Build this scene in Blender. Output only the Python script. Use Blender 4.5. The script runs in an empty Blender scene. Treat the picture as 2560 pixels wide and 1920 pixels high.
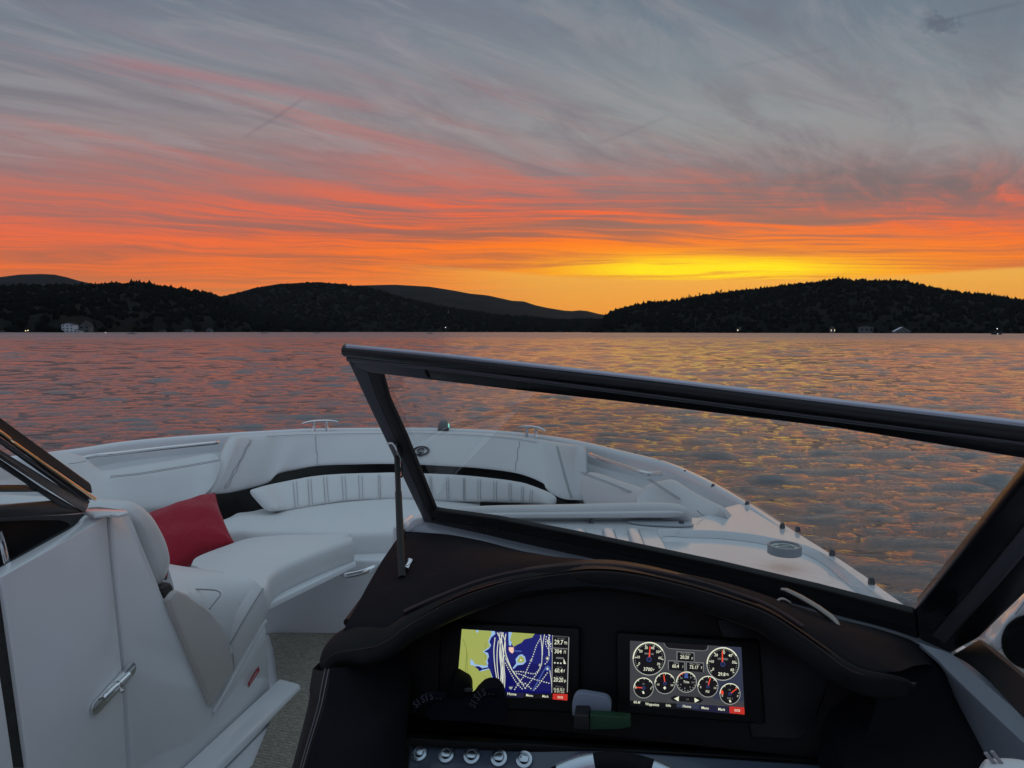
import bpy, bmesh, math, random
import numpy as np
from mathutils import Vector, Matrix, Euler
R = math.radians
random.seed(7); rng = np.random.default_rng(7)
scene = bpy.context.scene
col = scene.collection

# ------------------------------------------------------------------ camera
CAMZ = 1.70
camd = bpy.data.cameras.new('camera'); cam = bpy.data.objects.new('camera', camd); col.objects.link(cam)
camd.sensor_width = 36; camd.lens = 26.0; camd.clip_start = 0.03; camd.clip_end = 60000
cam.location = (0, 0, CAMZ)
cam.rotation_euler = (Matrix.Rotation(R(90-4.05), 3, 'X') @ Matrix.Rotation(R(0.10), 3, 'Z')).to_euler()
scene.camera = cam
CM = cam.rotation_euler.to_matrix()

# ------------------------------------------------------------------ exposure, sky, sun
scene.view_settings.view_transform = 'Standard'
scene.view_settings.look = 'None'
scene.view_settings.gamma = 1
scene.view_settings.exposure = 0
SUN_AZ, SUN_EL = 17.0, 4.8

# ------------------------------------------------------------------ measuring: pixels of the 2560 x 1920 photograph -> metres
FPX = 2560*26/36.0
TH = R(11.0)                       # the boat's heading, right of the view axis
def ray(x, y): return (CM @ Vector(((x-1280)/FPX, -(y-960)/FPX, -1))).normalized()
def P(x, y, d=None, h=None, u=None):
    """point seen at pixel x,y: at forward distance d, or h below the eye, or on the fore-and-aft plane u metres right of the keel"""
    r = ray(x, y)
    if d is not None: t = d/r.y
    elif h is not None: t = -h/r.z
    else: t = (u-1.0*math.cos(TH))/(r.x*math.cos(TH)-r.y*math.sin(TH))
    return Vector((0, 0, CAMZ))+r*t
ZR = {1:(0,1000,.31646),2:(0,1395,.31646),3:(500,1000,.31646),4:(1100,1000,.31646),5:(1700,1000,.38879),6:(700,1395,.31646),
      7:(1300,1395,.31646),8:(1860,1395,.31646),9:(1120,1540,.15371),10:(1540,1570,.16275),11:(0,1020,.24115),12:(200,1600,.13263),
      13:(930,1050,.25338),14:(2400,1460,.14467),15:(1900,1440,.12658),16:(1900,1330,.06329),17:(1000,1660,.14467),18:(1340,1640,.16878),
      19:(2380,1680,.14469),0:(0,0,1.15732),21:(0,650,.28933),22:(640,650,.28933),23:(1280,650,.28933),24:(1920,650,.28933)}
def Z(r, x, y): a, b, s = ZR[r]; return (a+x*s, b+y*s)
def ZP(r, x, y, **k): return P(*Z(r, x, y), **k)

def lin(c):
    o = []
    for v in c[:3]:
        v = v/255.0
        o.append(v/12.92 if v <= 0.04045 else ((v+0.055)/1.055)**2.4)
    return (*o, 1.0)

class G:
    """tiny expression builder over shader math nodes"""
    def __init__(s, nt, sock): s.nt = nt; s.k = sock
    def _m(s, op, *a):
        n = s.nt.nodes.new('ShaderNodeMath'); n.operation = op
        for i, v in enumerate((s,)+a):
            if isinstance(v, G): s.nt.links.new(v.k, n.inputs[i])
            else: n.inputs[i].default_value = v
        return G(s.nt, n.outputs[0])
    def __add__(s, o): return s._m('ADD', o)
    def __radd__(s, o): return s._m('ADD', o)
    def __sub__(s, o): return s._m('SUBTRACT', o)
    def __rsub__(s, o): return (s*-1.0)._m('ADD', o)
    def __mul__(s, o): return s._m('MULTIPLY', o)
    def __rmul__(s, o): return s._m('MULTIPLY', o)
    def __truediv__(s, o): return s._m('DIVIDE', o)
    def f(s, op, *a): return s._m(op, *a)
    def sstep(s, a, b):
        n = s.nt.nodes.new('ShaderNodeMapRange'); n.interpolation_type = 'SMOOTHSTEP'
        s.nt.links.new(s.k, n.inputs[0]); n.inputs[1].default_value = a; n.inputs[2].default_value = b
        return G(s.nt, n.outputs[0])
    def gauss(s, c, w): 
        t = (s-c)*(1.0/w); return (t*t*-1.0).f('EXPONENT')
def gvec(nt, x, y, z=0.0):
    n = nt.nodes.new('ShaderNodeCombineXYZ')
    for i, v in enumerate((x, y, z)):
        if isinstance(v, G): nt.links.new(v.k, n.inputs[i])
        else: n.inputs[i].default_value = v
    return n.outputs[0]
def gnoise(nt, vec, scale, detail=4, rough=.5, dist=0.0):
    n = nt.nodes.new('ShaderNodeTexNoise'); nt.links.new(vec, n.inputs['Vector'])
    n.inputs['Scale'].default_value = scale; n.inputs['Detail'].default_value = detail
    n.inputs['Roughness'].default_value = rough; n.inputs['Distortion'].default_value = dist
    return G(nt, n.outputs[0])
def gramp(nt, fac, stops, lo, hi):
    n = nt.nodes.new('ShaderNodeValToRGB'); r = n.color_ramp
    f2 = (fac-lo)*(1.0/(hi-lo)); nt.links.new(f2.k, n.inputs[0])
    while len(r.elements) > 1: r.elements.remove(r.elements[-1])
    for i, (p, c) in enumerate(stops):
        e = r.elements[0] if i == 0 else r.elements.new((p-lo)/(hi-lo))
        e.position = (p-lo)/(hi-lo); e.color = lin(c)
    return n.outputs[0]
def gmix(nt, fac, a, b, mode='MIX'):
    n = nt.nodes.new('ShaderNodeMix'); n.data_type = 'RGBA'; n.blend_type = mode
    if isinstance(fac, G): nt.links.new(fac.k, n.inputs[0])
    else: n.inputs[0].default_value = fac
    for i, v in ((6, a), (7, b)):
        if hasattr(v, 'is_linked'): nt.links.new(v, n.inputs[i])
        else: n.inputs[i].default_value = v
    return n.outputs[2]

world = bpy.data.worlds.new('World'); scene.world = world; world.use_nodes = True
def build_world():
    nt = world.node_tree; nt.nodes.clear()
    tc = nt.nodes.new('ShaderNodeTexCoord')
    sp = nt.nodes.new('ShaderNodeSeparateXYZ'); nt.links.new(tc.outputs['Generated'], sp.inputs[0])
    x, y, z = (G(nt, sp.outputs[i]) for i in range(3))
    z = z.f('MAXIMUM', 0.0)
    el = z.f('ARCSINE')*57.2958
    az = x.f('ARCTAN2', y)*57.2958
    aaz = az.f('ABSOLUTE'); elt = el
    el = ((el*(math.pi/180)).f('TANGENT')/((az*(math.pi/180)).f('COSINE').f('MAXIMUM', .5))).f('ARCTANGENT')*57.2958
    # high streaks: clouds on a plane overhead, drawn out towards azimuth A
    A = R(42); zz = z+0.06
    px, py = x/zz, y/zz
    q1 = px*math.sin(A)+py*math.cos(A); q2 = px*math.cos(A)-py*math.sin(A)
    wob = gnoise(nt, gvec(nt, q1*.3, q2*.3), 1.0, 2)
    q2w = q2+wob*0.9
    hi_ = gnoise(nt, gvec(nt, q1*.30, q2w*2.0), 1.0, 7, .60, .7)
    hi2 = gnoise(nt, gvec(nt, q1*.75+7.0, q2w*2.6), 1.0, 8, .66, 1.3)
    # low bands: long thin layers near the horizon
    w1 = gnoise(nt, gvec(nt, az*.05, el*.35, 3.0), 1.0, 3)
    tilt = (az-18.0)*(az-18.0)*0.0013*((el-4.0)*.125).f('MAXIMUM', 0.0).f('MINIMUM', 1.5)
    elb = el - tilt + (w1-.5)*1.9
    lo1 = gnoise(nt, gvec(nt, az*.04, elb*1.05, 1.0), 1.0, 6, .62, .35)
    lo2 = gnoise(nt, gvec(nt, az*.085, elb*3.6, 5.0), 1.0, 5, .6, .4)
    lo3 = gnoise(nt, gvec(nt, az*.13, elb*8.0, 9.0), 1.0, 4, .6, .5)
    low = lo1*.48+lo2*.34+lo3*.18
    lw = el.sstep(8.5, 15.5)
    st = hi_.sstep(.42, .62)*lw + (1.0-lw)*low.sstep(.40, .60)
    gap = gramp(nt, el, [(0,(224,142,66)),(3,(212,122,66)),(4.6,(196,104,62)),(6,(182,98,66)),(7.5,(152,96,86)),(9.0,(138,106,102)),(10.5,(138,114,114)),(12,(142,124,126)),(15,(144,137,140)),(19,(128,134,142)),(24,(108,122,135)),(34,(122,137,148)),(60,(168,190,204)),(90,(172,194,208))], 0, 90)
    lit = gramp(nt, el, [(0,(232,140,58)),(3.2,(238,122,52)),(5,(255,112,26)),(7,(255,102,30)),(8.8,(246,98,50)),(10.2,(226,104,74)),(11.8,(188,114,102)),(13.6,(166,126,124)),(16,(154,138,140)),(20,(136,136,146)),(24,(114,122,136)),(34,(124,138,150)),(60,(172,192,206)),(90,(174,194,208))], 0, 90)
    c = gmix(nt, st, gap, lit)
    # left side pinker
    lf = az.sstep(2.0, -30.0)*el.gauss(9.5, 4.5)*.45
    c = gmix(nt, lf, c, lin((186,112,98)))
    # grey cloud on the right, 8-14 degrees up
    gr = az.sstep(6.0, 26.0)*el.gauss(11.0, 2.9)*hi2.sstep(.30, .62)*.9
    c = gmix(nt, gr, c, lin((112,104,106)))
    gr2 = az.gauss(17.0, 19.0)*el.gauss(8.2, .7)*lo1.sstep(.60, .42)*.75
    c = gmix(nt, gr2, c, lin((120,102,100)))
    # cool clear air high on the right
    cl = az.sstep(-12.0, 14.0)*el.sstep(11.0, 16.0)*.72*el.sstep(50.0, 25.0)
    c = gmix(nt, cl, c, gramp(nt, el, [(10,(140,142,142)),(16,(142,150,152)),(22,(110,126,138)),(40,(100,116,130))], 0, 45))
    # dusky smudges drifting high up
    sm = hi2.sstep(.42, .70)*el.sstep(9.0, 14.0)*(.50-.22*el.sstep(16.0, 22.0))
    c = gmix(nt, sm, c, lin((116,108,118)))
    pk = hi_.sstep(.52, .64)*el.gauss(15.0, 5.0)*az.sstep(14.0, -10.0)*.34
    c = gmix(nt, pk, c, lin((180,112,108)))
    # afterglow round the place where the sun went down
    sd = (az-SUN_AZ)
    og = (sd*sd*(-1.0/620.0) - (el-5.2)*(el-5.2)*(1.0/5.5)).f('EXPONENT')
    c = gmix(nt, og*(.35+st*.65), c, lin((255,142,22)))
    arch = 4.35 + sd*sd*0.0012 - (az-SUN_AZ).f('ABSOLUTE')*0.0
    sy = az-15.0
    ye = (sy*sy*(-1.0/90.0) - (el-4.75)*(el-4.75)*(1.0/0.9)).f('EXPONENT')
    c = gmix(nt, (ye*1.35*(.12+low.sstep(.38,.54)*.95)).f('MINIMUM', 1.0), c, lin((255,228,14)))
    # clear band under the cloud deck, right of the far ridge
    edge = 4.05 + (az-14.0)*(az-14.0)*0.0024 + (w1-.5)*.5
    cb = (edge-el).sstep(-.12, .22)*az.sstep(-12.0, 6.0)
    c = gmix(nt, cb*.95, c, gramp(nt, el, [(0,(228,140,56)),(2.2,(236,158,58)),(4.5,(238,172,70)),(6.5,(222,170,90))], 0, 8))
    mo = gnoise(nt, gvec(nt, q1*1.1+3.0, q2w*3.4, 4.0), 1.0, 6, .68, 1.0)
    c = gmix(nt, mo.sstep(.46,.66)*el.sstep(10.0, 14.0)*el.sstep(34.0, 22.0)*.34, c, lin((160,156,160)))
    c = gmix(nt, mo.sstep(.50,.34)*el.sstep(11.0, 15.0)*el.sstep(34.0, 22.0)*.20, c, lin((104,98,112)))
    # contrails
    def ae(x, y):
        r = ray(x*1.15732, y*1.15732); a_ = math.degrees(math.atan2(r.x, r.y)); return a_, math.degrees(math.atan(math.tan(math.asin(r.z))/math.cos(math.radians(a_))))
    def trail(x0, y0, x1, y1, wdt, amt):
        (a0, e0), (a1, e1) = sorted((ae(x0, y0), ae(x1, y1)))
        dx, dy = a1-a0, e1-e0; L = math.hypot(dx, dy); ux, uy = dx/L, dy/L
        t = (az-a0)*ux+(el-e0)*uy; d = (el-e0)*ux-(az-a0)*uy + (hi2-.5)*.25
        return d.gauss(0, wdt)*t.sstep(0, L*.2)*t.sstep(L, L*.8)*amt
    c = gmix(nt, trail(515,305,675,200,.13,.22), c, lin((92,84,100)))
    c = gmix(nt, trail(1270,320,1460,245,.13,.15), c, lin((96,100,112)))
    c = gmix(nt, trail(1560,150,1840,95,.15,.12), c, lin((92,98,112)))
    c = gmix(nt, trail(1960,65,2230,0,.14,.28), c, lin((84,92,108)))
    c = gmix(nt, trail(130,115,880,245,.42,.34), c, lin((182,102,104)))
    BA, BE = ae(2032, 52)
    n3 = gnoise(nt, gvec(nt, az*1.1, el*1.3, 2.0), 1.0, 5, .7)
    blob = ((az-BA)*(az-BA)*(-1/1.6)-(el-BE)*(el-BE)*(1/.7)).f('EXPONENT')*1.3+(n3-.5)*3.0
    bk = (az-BA).gauss(0, 1.9)*(el-BE).gauss(0, 1.3)
    c = gmix(nt, blob.sstep(.45, 1.1)*bk*.55, c, lin((78,86,106)))
    # the eastern sky behind: dusky blue with a faint rose belt
    east = gramp(nt, el, [(0,(98,98,116)),(5,(124,112,130)),(12,(146,124,142)),(20,(130,126,144)),(40,(140,154,172)),(90,(168,190,206))], 0, 90)
    c = gmix(nt, aaz.sstep(48.0, 100.0), c, gmix(nt, .35, east, gmix(nt, sm, east, lin((120,110,125)))))
    bg = nt.nodes.new('ShaderNodeBackground'); bg.inputs[1].default_value = 1.0
    nt.links.new(c, bg.inputs[0])
    sky = nt.nodes.new('ShaderNodeTexSky'); sky.sky_type = 'NISHITA'; sky.sun_disc = False
    sky.sun_elevation = R(1.5); sky.sun_rotation = R(SUN_AZ)
    b2 = nt.nodes.new('ShaderNodeBackground'); b2.inputs[1].default_value = 0.004; nt.links.new(sky.outputs[0], b2.inputs[0])
    ad = nt.nodes.new('ShaderNodeAddShader'); nt.links.new(bg.outputs[0], ad.inputs[0]); nt.links.new(b2.outputs[0], ad.inputs[1])
    o = nt.nodes.new('ShaderNodeOutputWorld'); nt.links.new(ad.outputs[0], o.inputs[0])
build_world()

sl = bpy.data.lights.new('sun', 'SUN'); sl.energy = 0.16; sl.angle = R(44); sl.color = (1, .46, .15)
so = bpy.data.objects.new('sun', sl); col.objects.link(so)
sdir = Vector((math.sin(R(SUN_AZ))*math.cos(R(SUN_EL)), math.cos(R(SUN_AZ))*math.cos(R(SUN_EL)), math.sin(R(SUN_EL))))
so.rotation_euler = sdir.to_track_quat('Z', 'Y').to_euler()

# ------------------------------------------------------------------ materials
MATS = {}
def mat(name, color, rough=.5, metal=0., spec=.5, coat=0., bump=None, var=0., emit=None, est=1., sheen=0., vscale=6., trans=0., ior=1.45, aniso=0.):
    if name in MATS: return MATS[name]
    m = bpy.data.materials.new(name); m.use_nodes = True; nt = m.node_tree; b = nt.nodes['Principled BSDF']
    MATS[name] = m
    c = (*color[:3], 1)
    b.inputs['Base Color'].default_value = c; b.inputs['Roughness'].default_value = rough
    b.inputs['Metallic'].default_value = metal; b.inputs['Specular IOR Level'].default_value = spec
    b.inputs['Coat Weight'].default_value = coat; b.inputs['Coat Roughness'].default_value = .06
    b.inputs['Sheen Weight'].default_value = sheen; b.inputs['IOR'].default_value = ior
    b.inputs['Transmission Weight'].default_value = trans
    tc = nt.nodes.new('ShaderNodeTexCoord')
    if var:
        n = gnoise(nt, tc.outputs['Object'], vscale, 5, .6)
        k = (n-.5)*(2*var)
        mx = nt.nodes.new('ShaderNodeMix'); mx.data_type = 'RGBA'; mx.inputs[0].default_value = 1; mx.blend_type = 'MULTIPLY'
        g = (1.0+k); cb = nt.nodes.new('ShaderNodeCombineColor')
        for i in range(3): nt.links.new(g.k, cb.inputs[i])
        mx.inputs[6].default_value = c; nt.links.new(cb.outputs[0], mx.inputs[7]); nt.links.new(mx.outputs[2], b.inputs['Base Color'])
        rr = (n-.5)*.25+rough; nt.links.new(rr.k, b.inputs['Roughness'])
    if bump:
        sc, st, ds = bump
        n = gnoise(nt, tc.outputs['Object'], sc, 3, .6)
        bn = nt.nodes.new('ShaderNodeBump'); bn.inputs['Strength'].default_value = st; bn.inputs['Distance'].default_value = ds
        nt.links.new(n.k, bn.inputs['Height']); nt.links.new(bn.outputs[0], b.inputs['Normal'])
    if emit:
        b.inputs['Emission Color'].default_value = (*emit[:3], 1); b.inputs['Emission Strength'].default_value = est
    return m
GEL = mat('white_gelcoat', (.78,.80,.82), .16, coat=.7, var=.03, vscale=2)
GELR = mat('white_nonskid_liner', (.66,.67,.69), .45, var=.05, bump=(900,.15,.001))
VIN = mat('pale_vinyl', (.70,.71,.71), .42, spec=.5, bump=(420,.25,.0012), var=.05, vscale=3)
VIN2 = mat('beige_vinyl', (.58,.55,.52), .5, spec=.4, bump=(420,.25,.0012), var=.05)
def puckers(m, sc=7., ds=.006):
    nt = m.node_tree; b = nt.nodes['Principled BSDF']; tc = nt.nodes.new('ShaderNodeTexCoord')
    n = gnoise(nt, tc.outputs['Object'], sc, 3, .55, .8); bn = nt.nodes.new('ShaderNodeBump'); bn.inputs['Strength'].default_value = .6; bn.inputs['Distance'].default_value = ds
    nt.links.new(n.k, bn.inputs['Height'])
    src = b.inputs['Normal'].links[0].from_node; nt.links.new(bn.outputs[0], src.inputs['Normal'])
SEAM = mat('seam_thread', (.30,.29,.30), .8)
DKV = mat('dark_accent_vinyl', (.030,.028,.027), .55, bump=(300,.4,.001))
DASH = mat('dash_leather', (.009,.009,.012), .74, spec=.10, bump=(520,.5,.001), var=.25, vscale=9)
LIP = mat('maroon_dash_piping', (.018,.012,.012), .50, spec=.28, bump=(520,.4,.001))
PNL = mat('black_instrument_panel', (.004,.004,.0045), .42, spec=.2, var=.2)
FRM = mat('black_anodised_frame', (.010,.010,.012), .30, metal=.0, spec=.4, coat=.15, var=.2)
FRG = mat('grey_anodised_frame', (.075,.078,.088), .36, metal=.3, spec=.5, var=.12)
RUB = mat('black_rubber', (.012,.012,.012), .6, bump=(200,.3,.001))
CHR = mat('chrome', (.78,.79,.80), .10, metal=1.)
STN = mat('stud_metal', (.16,.16,.17), .35, metal=.8)
RED = mat('red_cushion_cloth', (.38,.010,.030), .85, sheen=.15, bump=(700,.6,.0015), var=.1, vscale=14)
puckers(VIN); puckers(VIN2); puckers(DASH, 11., .004); puckers(GELR, 3., .004)
puckers(RED, 16., .010)
def carpet():
    m = mat('woven_deck_mat', (.16,.15,.125), .9, spec=.2); nt = m.node_tree; b = nt.nodes['Principled BSDF']
    tc = nt.nodes.new('ShaderNodeTexCoord'); mp = nt.nodes.new('ShaderNodeMapping'); nt.links.new(tc.outputs['Object'], mp.inputs[0])
    mp.inputs['Rotation'].default_value = (0, 0, TH); mp.inputs['Scale'].default_value = (34, 150, 20)
    n = gnoise(nt, mp.outputs[0], 3.0, 3, .7); ck = nt.nodes.new('ShaderNodeTexChecker'); nt.links.new(mp.outputs[0], ck.inputs[0]); ck.inputs['Scale'].default_value = 1.6
    g = n.sstep(.35, .65)*.7 + G(nt, ck.outputs['Fac'])*.3
    c = gmix(nt, g, (.19,.170,.140,1), (.52,.475,.395,1)); nt.links.new(c, b.inputs['Base Color'])
    bn = nt.nodes.new('ShaderNodeBump'); bn.inputs['Strength'].default_value = .8; bn.inputs['Distance'].default_value = .003
    nt.links.new(g.k, bn.inputs['Height']); nt.links.new(bn.outputs[0], b.inputs['Normal']); return m
MATM = carpet()
def glassmat():
    m = bpy.data.materials.new('clear_windshield_glass'); m.use_nodes = True; nt = m.node_tree; nt.nodes.clear()
    tr = nt.nodes.new('ShaderNodeBsdfTransparent'); tr.inputs[0].default_value = (.97,.985,.98,1)
    gl = nt.nodes.new('ShaderNodeBsdfGlossy'); gl.inputs['Roughness'].default_value = .02; gl.inputs[0].default_value = (1,1,1,1)
    fr = nt.nodes.new('ShaderNodeFresnel'); fr.inputs[0].default_value = 1.45
    f = G(nt, fr.outputs[0])*.18
    mx = nt.nodes.new('ShaderNodeMixShader'); nt.links.new(f.k, mx.inputs[0]); nt.links.new(tr.outputs[0], mx.inputs[1]); nt.links.new(gl.outputs[0], mx.inputs[2])
    o = nt.nodes.new('ShaderNodeOutputMaterial'); nt.links.new(mx.outputs[0], o.inputs[0]); return m
GLASS = glassmat()

# ------------------------------------------------------------------ object helpers
def tag(o, label=None, cat=None, group=None, kind=None):
    if label: o['label'] = label
    if cat: o['category'] = cat
    if group: o['group'] = group
    if kind: o['kind'] = kind
    return o
def link(name, me, m=None, parent=None, smooth=None):
    o = bpy.data.objects.new(name, me); col.objects.link(o)
    if m: me.materials.append(m)
    if parent: 
        o.parent = parent
        o.matrix_parent_inverse = parent.matrix_world.inverted() if parent.type == 'EMPTY' and False else Matrix.Identity(4)
        if WL.get(parent.name): o.location = -WL[parent.name]
    if smooth is not None:
        me.polygons.foreach_set('use_smooth', [True]*len(me.polygons))
        if smooth < 180: me.set_sharp_from_angle(angle=R(smooth))
    return o
WL = {}       # world offsets of empties that are not at the origin (geometry is written in world space)
def empty(name, loc=(0,0,0)):
    o = bpy.data.objects.new(name, None); o.empty_display_size = .1; col.objects.link(o); o.location = loc
    WL[o.name] = Vector(loc); return o
def mesh(verts, faces):
    me = bpy.data.meshes.new('m'); me.from_pydata([tuple(v) for v in verts], [], faces); me.update(); return me
def fixn(me):
    bm = bmesh.new(); bm.from_mesh(me); bmesh.ops.remove_doubles(bm, verts=bm.verts, dist=1e-6)
    bmesh.ops.recalc_face_normals(bm, faces=bm.faces); bm.to_mesh(me); bm.free(); return me
def resamp(pts, n, smooth=True):
    """resample a polyline to n points (Catmull-Rom if smooth)"""
    pts = [Vector(p) for p in pts]
    if len(pts) == 2: smooth = False
    L = [0]
    for a, b in zip(pts, pts[1:]): L.append(L[-1]+(b-a).length)
    out = []
    for k in range(n):
        s = L[-1]*k/(n-1); i = 0
        while i < len(L)-2 and s > L[i+1]: i += 1
        t = (s-L[i])/max(L[i+1]-L[i], 1e-9)
        if not smooth: out.append(pts[i].lerp(pts[i+1], t)); continue
        p1, p2 = pts[i], pts[i+1]; p0 = pts[i-1] if i > 0 else p1*2-p2; p3 = pts[i+2] if i+2 < len(pts) else p2*2-p1
        out.append(.5*((2*p1)+(p2-p0)*t+(2*p0-5*p1+4*p2-p3)*t*t+(3*p1-p0-3*p2+p3)*t**3))
    return out
def loft(name, rows, m, parent=None, n=None, smooth=40, closed=False, cap=False, thick=None, sm_rows=True):
    if n: rows = [resamp(r, n, sm_rows) for r in rows]
    N = len(rows[0]); V = [p for r in rows for p in r]; F = []
    K = len(rows)
    for i in range(K if closed else K-1):
        j = (i+1) % K
        for k in range(N-1): F.append((i*N+k, i*N+k+1, j*N+k+1, j*N+k))
    if cap and closed:
        F.append([i*N for i in range(K)]); F.append([i*N+N-1 for i in range(K)][::-1])
    me = fixn(mesh(V, F)); o = link(name, me, m, parent, smooth)
    if thick:
        s = o.modifiers.new('s', 'SOLIDIFY'); s.thickness = thick; s.offset = -1
    return o
def tube_geo(pts, r, seg=10, caps=True, ry=None, up=None):
    pts = [Vector(p) for p in pts]; V = []; F = []; n = len(pts)
    rs = r if hasattr(r, '__len__') else [r]*n
    prev = None
    for i, p in enumerate(pts):
        t = ((pts[min(i+1, n-1)]-pts[max(i-1, 0)])).normalized()
        if up is not None: a = Vector(up) - t*Vector(up).dot(t)
        elif prev is None: a = t.orthogonal()
        else: a = prev - t*prev.dot(t)
        a.normalize(); prev = a; b = t.cross(a)
        k = ry/rs[i] if ry else 1
        for s in range(seg):
            w = 2*math.pi*s/seg; V.append(p+a*math.cos(w)*rs[i]*k+b*math.sin(w)*rs[i])
    for i in range(n-1):
        for s in range(seg):
            F.append((i*seg+s, i*seg+(s+1) % seg, (i+1)*seg+(s+1) % seg, (i+1)*seg+s))
    if caps: F.append(tuple(range(seg))[::-1]); F.append(tuple((n-1)*seg+s for s in range(seg)))
    return V, F
def join_geo(parts):
    V = []; F = []
    for v, f in parts:
        o = len(V); V += list(v); F += [tuple(i+o for i in g) for g in f]
    return V, F
def tube(name, pts, r, m, parent=None, seg=10, n=None, ry=None, up=None, smooth=50):
    if n: pts = resamp(pts, n)
    V, F = tube_geo(pts, r, seg, True, ry, up); return link(name, fixn(mesh(V, F)), m, parent, smooth)
def tubes(name, lines, r, m, parent=None, seg=5, n=None):
    g = []
    for l in lines: g.append(tube_geo(resamp(l, n) if n else l, r, seg))
    V, F = join_geo(g); return link(name, fixn(mesh(V, F)), m, parent, 60)
def prism_geo(poly, vec):
    n = len(poly); V = [Vector(p) for p in poly]+[Vector(p)+Vector(vec) for p in poly]
    F = [tuple(range(n)), tuple(range(2*n-1, n-1, -1))]+[(i, i+n, (i+1) % n+n, (i+1) % n) for i in range(n)]
    return V, F
def prism(name, poly, vec, m, parent=None, bev=0., seg=3, smooth=35):
    V, F = prism_geo(poly, vec); me = fixn(mesh(V, F))
    if bev:
        bm = bmesh.new(); bm.from_mesh(me)
        bmesh.ops.bevel(bm, geom=list(bm.edges), offset=bev, segments=seg, affect='EDGES', profile=.5, clamp_overlap=True)
        bmesh.ops.recalc_face_normals(bm, faces=bm.faces); bm.to_mesh(me); bm.free()
    return link(name, me, m, parent, smooth)
def box_geo(c, sx, sy, sz, ax=None):
    ax = ax or (Vector((1,0,0)), Vector((0,1,0)), Vector((0,0,1))); V = []
    for k in (-1, 1):
        for j, i in ((-1,-1),(-1,1),(1,1),(1,-1)): V.append(Vector(c)+ax[0]*sx*.5*i+ax[1]*sy*.5*j+ax[2]*sz*.5*k)
    return V, [(3,2,1,0),(4,5,6,7),(0,1,5,4),(1,2,6,5),(2,3,7,6),(3,0,4,7)]
def respair(a, b, n):
    """resample two lines that correspond point by point"""
    a = [Vector(p) for p in a]; b = [Vector(p) for p in b]; K = len(a); L = [0]
    for i in range(1, K): L.append(L[-1]+((a[i]+b[i])*.5-(a[i-1]+b[i-1])*.5).length+1e-6)
    def cr(pts, i, t):
        p1, p2 = pts[i], pts[i+1]; p0 = pts[i-1] if i > 0 else p1*2-p2; p3 = pts[i+2] if i+2 < K else p2*2-p1
        return .5*((2*p1)+(p2-p0)*t+(2*p0-5*p1+4*p2-p3)*t*t+(3*p1-p0-3*p2+p3)*t**3)
    A, B = [], []
    for k in range(n):
        s = L[-1]*k/(n-1); i = 0
        while i < K-2 and s > L[i+1]: i += 1
        t = (s-L[i])/(L[i+1]-L[i]); A.append(cr(a, i, t)); B.append(cr(b, i, t))
    return A, B
def pad(name, top, bot, th, m, parent=None, n=48, seg=20, e=3.2, N=None, mod=None, endround=.03, smooth=75, puff=0., flat=None):
    """upholstered pad: rounded-box section swept along the lines top/bot, th thick away from the eye"""
    T, B = respair(top, bot, n) if len(top) == len(bot) else (resamp(top, n), resamp(bot, n)); V = []; F = []
    L = [0]
    for i in range(1, n): L.append(L[-1]+((T[i]+B[i])*.5-(T[i-1]+B[i-1])*.5).length)
    for i in range(n):
        c = (T[i]+B[i])*.5; a = (T[i]-B[i])*.5; t = ((T[min(i+1, n-1)]+B[min(i+1, n-1)])-(T[max(i-1, 0)]+B[max(i-1, 0)]))
        nn = Vector(N) if N is not None else a.cross(t)
        nn.normalize()
        if N is None and nn.dot(c-Vector((0,0,CAMZ))) < 0: nn = -nn
        if flat is not None: nn.z = flat; nn.normalize()
        s = min(L[i], L[-1]-L[i])
        k = 1. if s >= endround else math.sqrt(max(0., 1-(1-s/endround)**2))*.75+.25
        mm = mod(L[i]/L[-1]) if mod else 1.
        tt = th*(th and 1)*.5*mm
        for j in range(seg):
            w = 2*math.pi*j/seg; cs, sn = math.cos(w), math.sin(w)
            x = math.copysign(abs(cs)**(2/e), cs); y = math.copysign(abs(sn)**(2/e), sn)
            bulge = 1+puff*(1-x*x) if y < 0 else 1
            V.append(c + a*x*(.6+.4*k) + nn*(th*.5 + tt*y*k*bulge))
    for i in range(n-1):
        for j in range(seg): F.append((i*seg+j, i*seg+(j+1) % seg, (i+1)*seg+(j+1) % seg, (i+1)*seg+j))
    F.append(tuple(range(seg))); F.append(tuple((n-1)*seg+j for j in range(seg)))
    return link(name, fixn(mesh(V, F)), m, parent, smooth)
def sheet(name, poly, m, parent=None, th=.02, bev=.004, down=(0,0,-1)):
    return prism(name, poly, Vector(down)*th, m, parent, bev)
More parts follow.
